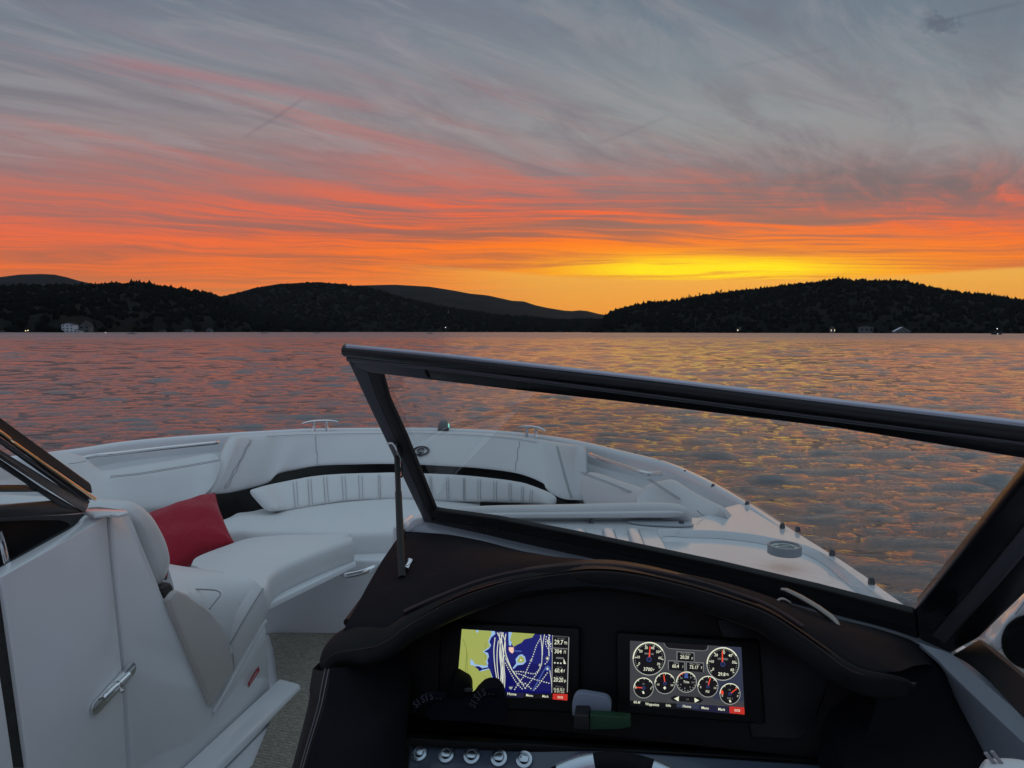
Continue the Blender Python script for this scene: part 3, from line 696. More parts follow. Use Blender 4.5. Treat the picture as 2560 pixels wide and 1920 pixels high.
prism('deck_hatch', [p-UP*.0006 for p in inner], (0,0,-.012), GEL, BOAT)
for i, ((a, b), (c, d2)) in enumerate((((1100,1040),(1140,1072)),((1330,1036),(1352,1116)),((1528,1038),(1572,1162)))):
    pa, pb = ZP(4, a, b, h=HD-.004), ZP(4, c+8, d2+22, h=HD-.004)
    raised('moulded_step', resamp([pa, pb], 8), .030, .007, GEL, BOAT)
V, F = [], []
c0 = ZP(4,1742,986,h=HD)
oval = [c0+rt*.075*math.cos(a)*1+hd*.022*math.sin(a)+UP*.002 for a in np.linspace(0, 2*math.pi, 33)[:-1]]
prism('oval_recess', oval, (0,0,.003), mat('moulded_oval', (.45,.48,.52), .35), BOAT)
# snap studs along the deck
def stud(p, r=.0052, parent=BOAT):
    g = [tube_geo([p+UP*-.003, p+UP*.004], [r*1.15, r*1.15], 12), tube_geo([p+UP*.003, p+UP*.008, p+UP*.010], [r*.95, r*.85, r*.3], 12)]
    V, F = join_geo(g); return link('snap_stud', mesh(V, F), STN, parent, 40)
st0 = stud(ZP(4,1195,972,h=HD)); base0 = ZP(4,1195,972,h=HD)
for q in [(4,1908,974),(5,10,795),(5,213,560),(5,432,672),(5,658,815),(5,757,838),(5,978,988),(5,1231,1170),(5,33,470),(4,1735,494),(4,1540,432),(4,1325,382),(4,1172,350)]:
    p = ZP(*q, h=HD-.004); o = st0.copy(); o.location = o.location+(p-base0); col.objects.link(o)
    if (q[0], q[1]) in ((4,1735),(4,1540),(4,1325),(4,1172)): o.scale = (1,1,1)
# compass bowl standing on the hatch
cc = P(*Z(16, 960, 860), h=HD-.014); rr_ = .032
ring = []
for a in np.linspace(0, 2*math.pi, 49)[:-1]:
    ring.append(Vector((math.cos(a), math.sin(a), 0)))
def lathe(name, c, prof, m, parent, ax=None, seg=48, smooth=40):
    ax = ax or (Vector((1,0,0)), Vector((0,1,0)), UP); V = []; F = []
    for r, z in prof:
        for s in range(seg):
            w = 2*math.pi*s/seg; V.append(Vector(c)+ax[0]*math.cos(w)*r+ax[1]*math.sin(w)*r+ax[2]*z)
    for i in range(len(prof)-1):
        for s in range(seg): F.append((i*seg+s, i*seg+(s+1) % seg, (i+1)*seg+(s+1) % seg, (i+1)*seg+s))
    return link(name, mesh(V, F), m, parent, smooth)
cup = lathe('compass_housing', cc, [(0,.001),(rr_,.001),(rr_*.99,.012),(rr_,.016),(rr_*.97,.018),(rr_*.86,.018),(rr_*.84,.015),(rr_*.84,.0135),(0,.0135)], mat('grey_housing_plastic', (.33,.35,.38), .4), BOAT)
lathe('compass_dial', cc, [(0,.0140),(rr_*.82,.0140)], mat('pale_dial', (.62,.66,.62), .4), cup)
tubes('dial_marking', [[cc+Vector((x*rr_, y*rr_, .0146)) for x, y in l] for l in (((-.6,.15),(-.3,.25),(0,.1),(.3,-.1),(.62,-.05)),((-.4,-.1),(0,-.3),(.45,-.35)),((-.2,.45),(.2,.42),(.45,.2)),((.4,.15),(.42,-.2)))], .0011, SEAM, cup)

# ---- cleats and bow light --------------------------------------------------------
def cleat(c, ax, L, m=CHR, s=1.):
    ax = ax.normalized(); sd = Vector((ax.y, -ax.x, 0)); g = []
    bar = [c+ax*L*.5*t+UP*(.045*s-.010*s*abs(t)**3) for t in np.linspace(-1, 1, 15)]
    g.append(tube_geo(bar, [.0045*s*(1-.45*abs(t)**2)+.002*s for t in np.linspace(-1, 1, 15)], 10))
    for k in (-.17, .17):
        g.append(tube_geo([c+ax*L*k*1.25, c+ax*L*k*1.05+UP*.012*s, c+ax*L*k+UP*.03*s, c+ax*L*k+UP*.044*s], [.012*s,.0075*s,.0065*s,.008*s], 12))
    V, F = join_geo(g); return link('cleat', mesh(V, F), m, BOAT, 60)
cl1 = ZP(3, 952, 242, h=H0-.012); cleat(cl1, ZP(3,1075,200,h=.40)-ZP(3,810,212,h=.40), .25*.62, s=.95)
cl2 = ZP(4, 722, 292, h=H0-.012); cleat(cl2, ZP(4,830,262,d=cl2.y-.05)-ZP(4,620,237,d=cl2.y+.05), .145, s=.95)
bl = ZP(3, 1925, 238, h=H0-.008)
lathe('bow_light', bl, [(0,.0),(.027,.0),(.027,.010),(.025,.018),(.023,.030),(.017,.040),(.008,.045),(0,.046)], mat('smoked_lens', (.10,.11,.12), .08, metal=.6), BOAT)
prism('green_lens', [bl+Vector((.022,-.012,.010)), bl+Vector((.026,-.012,.010)), bl+Vector((.024,-.012,.030)), bl+Vector((.020,-.012,.030))], (0,.02,0), mat('green_lens', (.1,.8,.6), .2, emit=(.25,.9,.7), est=.8), BOAT, .001)

# ---- floor and risers ---------------------------------------------------------------
fl = [Vector((-2.7,-2.6,FLOOR)), Vector((.1,-2.6,FLOOR)), Vector((.5,.9,FLOOR)), Vector((.3,2.0,FLOOR)), Vector((-.1,2.6,FLOOR)), Vector((-.5,3.0,FLOOR)), Vector((-1.5,2.8,FLOOR)), Vector((-2.2,1.5,FLOOR))]
prism('cockpit_sole', fl, (0,0,-.03), GELR, BOAT)
mt = [P(*Z(0,x,y), h=.964) for x, y in ((581,1371),(712,1371))]+[P(*Z(0,820,1371), h=.964)]+[Vector((.30,1.0,FLOOR+.006)), Vector((.2,.3,FLOOR+.006)), Vector((-.95,.3,FLOOR+.006))]+[P(*Z(0,545,1659), h=.964), P(*Z(0,606,1506), h=.964), P(*Z(0,590,1400), h=.964)]
prism('deck_mat', mt, (0,0,.006), MATM, BOAT)
DR = P(*Z(0,640,1371), h=.97).y                       # the riser under the bow seat
riser = [ZP(0,560,1371,d=DR), ZP(0,1000,1371,d=DR-.06), P(*Z(0,1000,1212), d=DR-.02), ZP(0,560,1208,d=DR+.02)]
prism('bow_seat_base', riser, (.03,.5,0), GELR, BOAT, .008)
hr = resamp([ZP(3,1130,1378,d=DR-.01), ZP(3,1170,1384,d=DR-.035), ZP(3,1260,1368,d=DR-.045), ZP(3,1350,1336,d=DR-.04), ZP(3,1395,1305,d=DR-.005)], 24)
tube('grab_ring', hr, .010, CHR, BOAT, 12)

# ---- bow seat cushion -------------------------------------------------------------------
zs = .655
bk = [P(*Z(3,x,y), h=zs) for x, y in ((120,1045),(215,985),(300,945),(420,930),(640,872),(900,832),(1200,795),(1540,780),(1800,782),(2212,800))]
fr = [P(*Z(3,x,y), h=zs) for x, y in ((140,1060),(200,1040),(300,1035),(420,1040),(620,1038),(800,1040),(1200,1047),(1540,1037),(1800,1037),(2212,1040))]
bk = [b+(b-f).normalized()*.10 for b, f in zip(bk, fr)]
def cushion(name, bk, fr, th, m, n=40, parent=BOAT, r=.028, crown=.012, under=.02, smooth=75):
    """seat cushion: flat top between the back line and the front line, rolled front edge, vertical face"""
    B = resamp(bk, n); Fq = resamp(fr, n); rows = []
    prof = []
    for t in (0,.15,.35,.6,.8,.9): prof.append(('t', t))
    sec = []
    V = []; 
    for i in range(n):
        b, f = B[i], Fq[i]; dv = (f-b); dv.z = 0; L = dv.length; dv.normalize(); s = []
        for t in (0,.12,.3,.5,.7,.85): s.append(b.lerp(f, t*(1-r/max(L, .001)))+UP*crown*math.sin(math.pi*min(1, t*1.02)))
        for a in np.linspace(0, math.pi/2, 7): s.append(Vector((f.x, f.y, 0))-dv*r+dv*r*math.sin(a)+UP*(f.z-r+r*math.cos(a)))
        s.append(Vector((f.x, f.y, f.z-th*.5))+dv*.004)
        for a in np.linspace(0, math.pi/2, 5): s.append(Vector((f.x, f.y, 0))-dv*.015+dv*.015*math.cos(a)+UP*(f.z-th+.015-.015*math.sin(a)))
        s.append(Vector((b.x, b.y, f.z-th)))
        sec.append(s)
    K = len(sec[0]); rows = [[sec[i][k] for i in range(n)] for k in range(K)]
    return loft(name, rows, m, parent, smooth=smooth, closed=True, cap=True)
bs = cushion('bow_seat_cushion', bk, fr, .085, VIN, n=60)
ctr = Vector((0,0,CAMZ))
def eye(p, k=.004): return p-(p-ctr).normalized()*k
def seam(name, r, pts, parent, lift=.004, rad=.0016, dbl=None, n=30, **k):
    """stitched seam drawn on a surface at the given distances, lifted slightly towards the eye"""
    P0 = []
    for (x, y, d) in pts:
        p = ZP(r, x, y, d=d); P0.append(p-(p-Vector((0,0,CAMZ))).normalized()*lift)
    L = [resamp(P0, n)]
    if dbl:
        P1 = []
        for (x, y, d) in pts:
            p = ZP(r, x+dbl[0], y+dbl[1], d=d); P1.append(p-(p-Vector((0,0,CAMZ))).normalized()*lift)
        L.append(resamp(P1, n))
    return tubes(name, L, rad, SEAM, parent)
for dy in (10, 22): tubes('cushion_seam', [resamp([eye(P(*Z(3,x,y+dy-8), h=zs+.012+dy*.0004), .003) for x, y in ((300,1035),(420,1040),(620,1038),(800,1040),(1200,1045),(1540,1037))], 40)], .0008, SEAM, bs)

# ---- dark recess behind the seat, lower ribbed backrest, big coaming pad --------------------
def wallline(r, pts): return [ZP(r, x, y, d=d) for x, y, d in pts]
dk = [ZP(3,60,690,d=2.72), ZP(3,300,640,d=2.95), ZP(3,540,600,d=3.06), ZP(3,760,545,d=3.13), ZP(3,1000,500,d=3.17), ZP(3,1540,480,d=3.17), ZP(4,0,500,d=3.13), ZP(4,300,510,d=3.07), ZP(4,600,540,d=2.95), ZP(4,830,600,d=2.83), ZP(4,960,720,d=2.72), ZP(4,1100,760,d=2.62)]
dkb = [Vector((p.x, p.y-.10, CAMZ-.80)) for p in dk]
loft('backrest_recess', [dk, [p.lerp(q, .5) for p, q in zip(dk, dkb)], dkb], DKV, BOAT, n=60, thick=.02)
top = [ZP(3,470,694,d=2.60), ZP(3,580,664,d=2.70), ZP(3,735,630,d=2.77), ZP(3,850,609,d=2.80), ZP(3,975,592,d=2.84), ZP(3,1115,583,d=2.86), ZP(3,1265,578,d=2.88), ZP(3,1406,576,d=2.89), ZP(3,1543,575,d=2.89), ZP(4,50,590,d=2.83), ZP(4,300,610,d=2.76), ZP(4,560,645,d=2.65), ZP(4,700,690,d=2.57), ZP(4,790,730,d=2.50), ZP(4,850,772,d=2.46)]
bot = [ZP(3,640,862,d=2.55), ZP(3,690,870,d=2.60), ZP(3,755,862,d=2.63), ZP(3,865,845,d=2.67), ZP(3,992,824,d=2.71), ZP(3,1130,805,d=2.75), ZP(3,1273,794,d=2.78), ZP(3,1413,790,d=2.80), ZP(3,1550,789,d=2.81), ZP(4,55,805,d=2.76), ZP(4,300,808,d=2.70), ZP(4,560,815,d=2.60), ZP(4,690,820,d=2.53), ZP(4,780,825,d=2.47), ZP(4,840,830,d=2.44)]
LB = respair(top, bot, 200)[0]; LBb = respair(top, bot, 200)[1]; LB = [p.lerp(q, .5) for p, q in zip(LB, LBb)]; 
seampx = [Z(3,x,y) for x, y in ((742,730),(856,720),(983,700),(1122,690),(1265,685),(1409,683),(1546,680))]+[Z(3,x,680) for x in (1680,1815,1950,2080)]+[Z(4,x,720) for x in (185,308,430,555,650,725)]
def tof(px):          # fraction along the backrest of a pixel column
    best = min(range(200), key=lambda i: abs((LB[i].x/ LB[i].y) - math.tan(math.atan((px-1280)/FPX)))); return best/199
sf = sorted(tof(p[0]) for p in seampx)
def ribs(t):
    d = min(abs(t-s) for s in sf); return 1-.16*math.exp(-(d/.006)**2)
lb = pad('ribbed_backrest', top, bot, .055, VIN, BOAT, n=260, e=3.4, mod=ribs, endround=.02, puff=.0, flat=-.12)
Tb, Bb = respair(top, bot, 201); L = []
for s in sf:
    for o_ in (-.0042, .0042):
        i = int(round((s+o_)*200)); i = max(0, min(200, i)); a, b = Tb[i], Bb[i]
        ln = []
        for t in np.linspace(.06, .94, 9):
            p = a.lerp(b, t); ln.append(p-(p-Vector((0,0,CAMZ))).normalized()*(.004*math.sin(math.pi*t)**.5-.002))
        L.append(ln)
for q in range(0, len(L), 2): tubes('rib_seam', L[q:q+2], .0008, SEAM, lb)
# coaming pad
ct = [ZP(3,290,292,d=2.84), ZP(3,400,278,d=2.92), ZP(3,560,268,d=2.99), ZP(3,640,265,d=3.03), ZP(3,780,261,d=3.07), ZP(3,940,258,d=3.11), ZP(3,1200,254,d=3.16), ZP(3,1540,251,d=3.18), ZP(4,0,256,d=3.17), ZP(4,320,270,d=3.12), ZP(4,600,296,d=3.04), ZP(4,760,320,d=2.98), ZP(4,850,336,d=2.93), ZP(4,960,352,d=2.84), ZP(4,1092,362,d=2.70)]
cb = [ZP(3,85,742,d=2.62), ZP(3,220,744,d=2.70), ZP(3,400,706,d=2.80), ZP(3,545,662,d=2.87), ZP(3,610,596,d=2.90), ZP(3,760,558,d=2.96), ZP(3,950,526,d=3.00), ZP(3,1540,512,d=3.04), ZP(4,0,527,d=3.01), ZP(4,300,546,d=2.94), ZP(4,600,588,d=2.80), ZP(4,800,665,d=2.69), ZP(4,835,725,d=2.65), ZP(4,950,788,d=2.59), ZP(4,1100,800,d=2.55)]
cb.insert(7, ZP(3,1220,516,d=3.03)); cb.pop(8) if False else None
ct.insert(8, ZP(3,1700,250,d=3.19))
def pairres(a, b, n): return resamp(a, n), resamp(b, n)
cp = pad('coaming_pad', ct, cb, .05, VIN, BOAT, n=120, e=4.5, endround=.012, flat=.02)
def nrm(p): return (p-Vector((0,0,CAMZ))).normalized()
Tc, Bc = respair(ct, cb, 400)
def across(r, a, b, m_=12, lift=.003):
    """line on the coaming pad between two pixels"""
    out = []
    for t in np.linspace(0, 1, m_):
        x, y = Z(r, a[0]+(b[0]-a[0])*t, a[1]+(b[1]-a[1])*t); rr = ray(x, y)
        # nearest chord of the pad seen in this direction
        best = None
        for i in range(0, 400, 2):
            A, B = Tc[i]-Vector((0,0,CAMZ)), Bc[i]-Vector((0,0,CAMZ)); n_ = A.cross(B); dd = abs(n_.normalized().dot(rr))
            if best is None or dd < best[0]: best = (dd, i, A, B)
        A, B = best[2], best[3]; ab = B-A
        # closest point of segment to the ray
        w = A; a1 = rr.dot(rr); b1 = rr.dot(ab); c1 = ab.dot(ab); d1 = rr.dot(w); e1 = ab.dot(w)
        s = (b1*d1-a1*e1)/(a1*c1-b1*b1); s = max(0, min(1, s)); p = A+ab*s
        out.append(Vector((0,0,CAMZ))+p-rr*lift)
    return out
L = [across(3,(398,312),(196,700)), across(3,(412,312),(210,700)), across(3,(915,275),(930,510)), across(4,(628,325),(596,556)), across(4,(915,362),(1030,775)), across(4,(930,362),(1046,775))]
L.append([Tc[i].lerp(Bc[i], .045)-nrm(Tc[i])*.003 for i in range(int(400*.10), int(400*.86), 6)])
tubes('pad_seam', L, .0009, SEAM, cp)
# emblem on the pad
ec = across(3,(1748,408),(1749,409),2,.002)[0]; ew = (ZP(3,1808,408,d=ec.y)-ZP(3,1688,408,d=ec.y)).length*.5; eh = (ZP(3,1748,375,d=ec.y)-ZP(3,1748,443,d=ec.y)).length*.5
ex = (across(3,(1800,408),(1801,409),2)[0]-across(3,(1700,408),(1701,409),2)[0]).normalized(); ey = (Tc[220]-Bc[220]).normalized(); ey = (ey-ex*ey.dot(ex)).normalized(); en = ex.cross(ey); en = en if en.dot(nrm(ec)) < 0 else -en
INK = mat('emblem_ink', (.035,.037,.045), .5)
def emb(pts): return [ec+ex*x*ew*1.1+ey*y*eh*1.45+en*.005 for x, y in pts]
circ = lambda a, b, x0=0, y0=0, t0=0, t1=2*math.pi, k=33: [(x0+a*math.cos(t), y0+b*math.sin(t)) for t in np.linspace(t0, t1, k)]
g = []
for i, (l, w) in enumerate(((circ(.96,.92),.0030),(circ(.80,.76),.0012),(circ(.42,.55,.02,0,R(50),R(310)),.0022),(circ(.30,.40,.05,.0,R(40),R(330)),.0012),(circ(.22,.20,.10,.28,R(-60),R(200)),.0013),(circ(.20,.18,.16,-.28,R(150),R(400)),.0013),([(-.05,-.95),(0,-1.1),(.05,-.95)],.0030),([(-.2,.45),(.0,.1),(.05,-.2),(-.1,-.5)],.0012))):
    g.append(tube_geo(emb(l), w, 6))
V, F = join_geo(g); link('emblem', mesh(V, F), INK, cp)
# ---- inner liner, rails, side bolsters ---------------------------------------------------
loft('coaming_liner', [[off(i, d, dz) for i in range(iR+7)] for d, dz in ((.079,-.058),(.10,-.075),(.13,-.10),(.16,-.20),(.20,-.50))], GELR, BOAT, smooth=60)
def rail(r, pts, h, rad=.0075):
    p = [ZP(r, x, y, h=h+dh) for x, y, dh in pts]
    return tube('grab_rail', p, rad, CHR, BOAT, 12, n=30)
rail(4, [(1186,428,.005),(1200,437,0),(1260,462,0),(1400,509,0),(1560,562,0),(1640,582,.002),(1745,585,.012)], .43)
rail(1, [(662,458,.012),(760,438,.004),(850,430,.0),(1200,390,0),(1500,358,0),(1700,338,0),(1722,335,.006)], .435)
# port bolster
pt_ = [ZP(1,380,440,d=2.42), ZP(1,480,438,d=2.46), ZP(1,590,448,d=2.50), ZP(1,690,480,d=2.53), ZP(1,770,548,d=2.52), ZP(1,860,583,d=2.52), ZP(1,1100,545,d=2.58), ZP(1,1400,500,d=2.66), ZP(1,1640,455,d=2.74), ZP(1,1735,455,d=2.72), ZP(1,1757,520,d=2.66)]
pb_ = [ZP(1,400,900,d=2.22), ZP(1,500,900,d=2.26), ZP(1,600,900,d=2.30), ZP(1,720,900,d=2.34), ZP(1,820,900,d=2.38), ZP(1,920,900,d=2.42), ZP(1,1120,900,d=2.48), ZP(1,1300,882,d=2.52), ZP(1,1500,845,d=2.57), ZP(1,1640,755,d=2.60), ZP(1,1715,640,d=2.62)]
bo = pad('side_bolster', pt_, pb_, .085, VIN, BOAT, n=90, e=3.0, endround=.02, N=Vector((-.62,.78,.1)))
ctr = Vector((0,0,CAMZ))
def eye(p, k=.004): return p-(p-ctr).normalized()*k
def sl(r, pts, d0, d1, k=.004, n=40):
    m_ = len(pts); return resamp([eye(ZP(r, x, y, d=d0+(d1-d0)*i/(m_-1)), k) for i, (x, y) in enumerate(pts)], n)
tubes('bolster_seam', [sl(1,[(870,612),(1100,588),(1400,540),(1640,498),(1740,480)],2.50,2.69,.012), sl(1,[(872,602),(1100,578),(1400,530),(1640,488),(1738,470)],2.50,2.69,.012), sl(1,[(540,505),(620,495),(680,483)],2.45,2.50,.01)], .0011, SEAM, bo)
# starboard bolsters
at = [ZP(4,1098,610,d=2.52), ZP(4,1125,548,d=2.50), ZP(4,1170,528,d=2.48), ZP(4,1300,562,d=2.38), ZP(4,1450,612,d=2.26), ZP(4,1600,662,d=2.14)]
ab = [ZP(4,1100,760,d=2.38), ZP(4,1125,850,d=2.34), ZP(4,1170,860,d=2.30), ZP(4,1300,870,d=2.20), ZP(4,1450,880,d=2.10), ZP(4,1600,880,d=2.00)]
a_ = pad('side_bolster', at, ab, .12, VIN, BOAT, n=50, e=3, endround=.015)
tubes('bolster_seam', [sl(4,[(1112,578),(1200,612),(1350,668),(1512,738)],2.44,2.16,.012), sl(4,[(1118,568),(1200,600),(1350,656),(1515,726)],2.44,2.16,.012)], .0010, SEAM, a_)
bt = [ZP(4,1520,775,d=2.02), ZP(4,1580,672,d=2.06), ZP(4,1640,622,d=2.06), ZP(4,1720,598,d=2.04), ZP(4,1825,588,d=2.00), ZP(4,1950,657,d=1.93), ZP(4,2100,740,d=1.86), ZP(5,250,652,d=1.80), ZP(5,292,688,d=1.76)]
bb = [ZP(4,1530,850,d=1.96), ZP(4,1600,870,d=1.94), ZP(4,1680,880,d=1.92), ZP(4,1780,890,d=1.88), ZP(4,1880,900,d=1.84), ZP(4,1980,915,d=1.80), ZP(4,2080,922,d=1.77), ZP(4,2170,908,d=1.76), ZP(5,285,700,d=1.74)]
b_ = pad('side_bolster', bt, bb, .10, VIN, BOAT, n=60, e=3.4, endround=.012)
tubes('bolster_seam', [sl(4,[(1640,626),(1760,705),(1885,786)],2.03,1.88,.012), sl(4,[(1655,622),(1775,700),(1900,782)],2.03,1.88,.012), sl(4,[(2030,870),(2060,900),(2085,915)],1.76,1.76,.004)], .0010, SEAM, b_)
# roll cushion along the back of the starboard lounge
rt_t = [ZP(4,x,y,d=1.72) for x, y in ((-60,850),(60,826),(400,806),(1000,797),(1600,785),(1840,790),(1950,815),(2032,885))]
rt_b = [ZP(4,x,y,d=1.70) for x, y in ((-60,900),(60,915),(400,928),(1000,934),(1600,934),(1840,934),(1950,934),(2040,932))]
rl = pad('lounge_headroll', rt_t, rt_b, .085, VIN, BOAT, n=70, e=2.3, endround=.03)
pad('roll_base_strip', [ZP(4,x,y,d=1.693) for x, y in ((100,905),(1000,896),(1930,884))], [ZP(4,x,y,d=1.693) for x, y in ((100,934),(1000,934),(1930,934))], .02, VIN, BOAT, n=20, e=5)

# ---- port lounge, filler cushion -----------------------------------------------------------
fb = [P(x, y, h=.635) for x, y in ((478,1412),(494,1392),(560,1366),(627,1345),(721,1337),(800,1337),(872,1339))]
ff = [P(x, y, h=.635) for x, y in ((600,1495),(664,1468),(677,1442),(702,1420),(747,1399),(816,1371),(885,1346))]
cushion('filler_cushion', fb, ff, .075, VIN, n=50, r=.022, crown=.012)
tr = [P(x, y, h=hh) for x, y, hh in ((890,1404,.706),(892,1417,.722),(672,1526,.722),(669,1511,.706))]
prism('cushion_trim', tr, -rt*.05+hd*.02, GEL, BOAT, .003)
def BP(u, y, h): return Vector((u/math.cos(TH)-1.0+y*math.tan(TH), y, CAMZ-h))
eb = [ZP(1,x,y,u=.0) for x, y in ((1010,872),(1045,828),(1115,802),(1205,862),(1290,1000),(1350,1130),(1386,1290),(1362,1420),(1275,1490),(1150,1180))]
eb2 = [a.lerp(b, t) for a, b in zip(eb, eb[1:]+eb[:1]) for t in (0,.25,.5,.75)]
ebs = resamp(eb+[eb[0]], 40)[:-1]
nE = len(ebs); cE = sum(ebs, Vector())/nE; rows = []
for t, k in ((-.004,.0),(-.004,.35),(-.002,.6),(.004,.80),(.012,.91),(.022,.975),(.036,1.0),(.30,1.0),(.60,1.0)):
    rows.append([cE+(p-cE)*k - rt*t for p in ebs+[ebs[0]]])
me_b = loft('lounge_backrest', rows, VIN, BOAT, smooth=70)
0 and tubes('backrest_piping', [[cE+(p-cE)*.985-rt*.021 for p in ebs[2:22]], [cE+(p-cE)*1.003-rt*.034 for p in ebs[2:22]]], .0011, SEAM, me_b)
dkw = [ZP(1,x,y,u=.003) for x, y in ((1262,1486),(1352,1438),(1372,1470),(1384,1522),(1360,1560),(1325,1585),(1300,1570))]
prism('hinge_cover', dkw, -rt*.10, DKV, BOAT, .006)
uu = [-.26,-.24,-.16,-.04,.02,.06]
r0 = [P(*Z(2,x,y), h=h) for x, y, h in ((1300,40,.598),(1450,66,.598),(1650,92,.598),(1850,124,.598),(1995,166,.605),(2072,240,.622))]
r1 = [ZP(2,x,y,u=u) for x, y, u in ((1380,262,-.06),(1440,272,-.05),(1530,318,-.035),(1650,400,-.02),(1758,530,-.006),(1812,680,.002))]
rows = [[Vector((p.x-.02, p.y+.04, p.z-.09)) for p in r0], [p-UP*.03+hd*.012 for p in r0]] + [[p.lerp(q, t)+UP*.014*math.sin(math.pi*t) for p, q in zip(r0, r1)] for t in (0,.12,.3,.5,.7,.88,1)] + [[q-UP*.02-hd*.004 for q in r1], [q-UP*.05-rt*.05 for q in r1]]
ls = loft('lounge_seat', rows, VIN, BOAT, n=40, smooth=60)
sA = [ZP(2,x,y,u=u) for x, y, u in ((2072,236,.06),(2010,335,.05),(1940,450,.036),(1875,560,.02),(1808,680,.002))]
sB = [ZP(2,x,y,u=u) for x, y, u in ((2102,440,.062),(2050,545,.052),(1980,670,.038),(1915,780,.022),(1850,890,.004))]
loft('lounge_seat_front', [[p-rt*.03-UP*.002 for p in sA], [p-rt*.006 for p in sA], [p.lerp(q, .08)+rt*.004 for p, q in zip(sA, sB)], [p.lerp(q, .5)+rt*.007 for p, q in zip(sA, sB)], sB, [q-rt*.03 for q in sB]], VIN, BOAT, n=24, smooth=60)
tubes('seat_seam', [resamp([eye(p+rt*.003, .005) for p in sA], 30)], .0012, SEAM, ls)
em = [(1375,212),(1420,232),(1530,245),(1690,253),(1738,275),(1735,300),(1700,345),(1655,402)]
tubes('embossed_panel_seam', [resamp([eye(P(*Z(2,x,y), h=.596), .006) for x, y in em], 40)], .0018, SEAM, ls)
wedge = [ZP(2,x,y,u=.012) for x, y in ((1328,330),(1370,268),(1408,250),(1470,276),(1530,318),(1650,400),(1765,528),(1830,690),(1858,880),(1680,1180),(1500,760))]
prism('seat_side_pad', wedge, -rt*.06, VIN2, BOAT, .010, 4)

# ---- port console: door, fixed panel, ledge, latch -------------------------------------------
def up_(r, pts, u): return [ZP(r, x, y, u=u) for x, y in pts]
pan = up_(1, [(868,900),(900,902),(960,905),(1008,885),(1050,960),(1190,1310)], 0) + up_(2, [(1332,412),(1500,790),(1676,1200)], 0) + up_(2, [(1690,1190),(2080,498),(2094,478)], 0) + up_(2, [(2105,640),(2135,1060)], 0)
pan += [BP(0,1.92,.966), BP(0,.70,.966)] 
top0 = ZP(1,868,900,u=0); bot0 = ZP(2,1045,1659,u=0); ext = bot0+(bot0-ZP(2,985,850,u=0))*1.2
pan += [Vector((ext.x, ext.y, ext.z)), bot0, ZP(2,985,850,u=0), ZP(2,890,0,u=0)]
# keep the polygon simple: bottom corner directly under the seam
pan = [p for p in pan if p is not pan[-5]] if False else pan
pan2 = pan[:14]+[BP(0, bot0.y+.02, .966)]+pan[-3:]
prism('console_side', pan2, -rt*.035, GEL, BOAT, .003, 2)
prism('rim_bead', [ZP(2,x,y,u=.001) for x, y in ((1672,1212),(2082,478),(2100,492),(1690,1232))], rt*.006, GEL, BOAT, .002)
dr = up_(1, [(12,1395),(300,1234),(560,1086),(742,980),(800,932),(842,920)], .004)+up_(2, [(868,0),(960,850),(1000,1659)], .004)
dd = ZP(2,1000,1659,u=.004); dr += [BP(.004, dd.y-.005, .93), BP(.004, ZP(2,222,1659,u=.004).y, .93)]+up_(2, [(222,1659),(110,850),(12,160)], .004)
door = prism('console_door', dr, -rt*.03, GEL, BOAT, .005, 3)
prism('weather_strip', up_(2, [(-40,100),(10,150),(112,850),(226,1659),(108,1659),(40,1200),(-6,900),(-40,700)], -.004), -rt*.02, mat('mottled_strip', (.035,.035,.032), .9, var=.8, vscale=60, bump=(150,.6,.002)), BOAT)
prism('bulkhead_panel', up_(2, [(-400,300),(-40,690),(-8,900),(38,1200),(104,1659),(150,2100),(-400,2100)], .0), -rt*.02, GEL, BOAT)
ra = [ZP(1,x,y,u=-.050) for x, y in ((-120,1420),(0,1345),(200,1228),(560,1012),(640,935),(715,872))]
rb_ = [ZP(1,x,y,u=-.004) for x, y in ((-120,1460),(12,1394),(300,1234),(560,1086),(742,980),(842,918))]
loft('console_ledge', [ [p-UP*.08-rt*.02 for p in ra], ra, [p.lerp(q,.35)-UP*.006 for p, q in zip(ra, rb_)], [p.lerp(q,.6)-UP*.006 for p, q in zip(ra, rb_)], [p.lerp(q,.85)+UP*.002 for p, q in zip(ra, rb_)], rb_, [q-UP*.1 for q in rb_]], GEL, BOAT, n=30, smooth=60, thick=.006)
cpx = [P(*Z(1,x,y), h=.328) for x, y in ((655,880),(700,846),(790,842),(1000,868),(1014,884),(930,908),(868,900),(740,912))]
prism('console_top', cpx, (0,0,-.006), GEL, BOAT, .002)
cfx = [ZP(1,x,y,u=-.055) for x, y in ((-300,1000),(-60,935),(600,905),(740,880),(560,1015),(200,1235),(-60,1400),(-300,1500))]
prism('console_face', cfx, -rt*.02, mat('grey_console_moulding', (.10,.105,.115), .4), BOAT)
cav = [ZP(1,x,y,u=-.052) for x, y in ((-300,985),(-40,962),(300,950),(480,950),(545,972),(562,996),(300,1140),(35,1292),(-300,1460))]
prism('opening_dark_sheet', cav, -rt*.004, PNL, BOAT, .001)  # flat black sheet on the face; the hollow's darkness is its colour
tube('door_stay', [ZP(1,-20,1040,u=-.045), ZP(1,10,1130,u=-.045), ZP(1,48,1285,u=-.04)], .006, CHR, BOAT, 10, n=8)
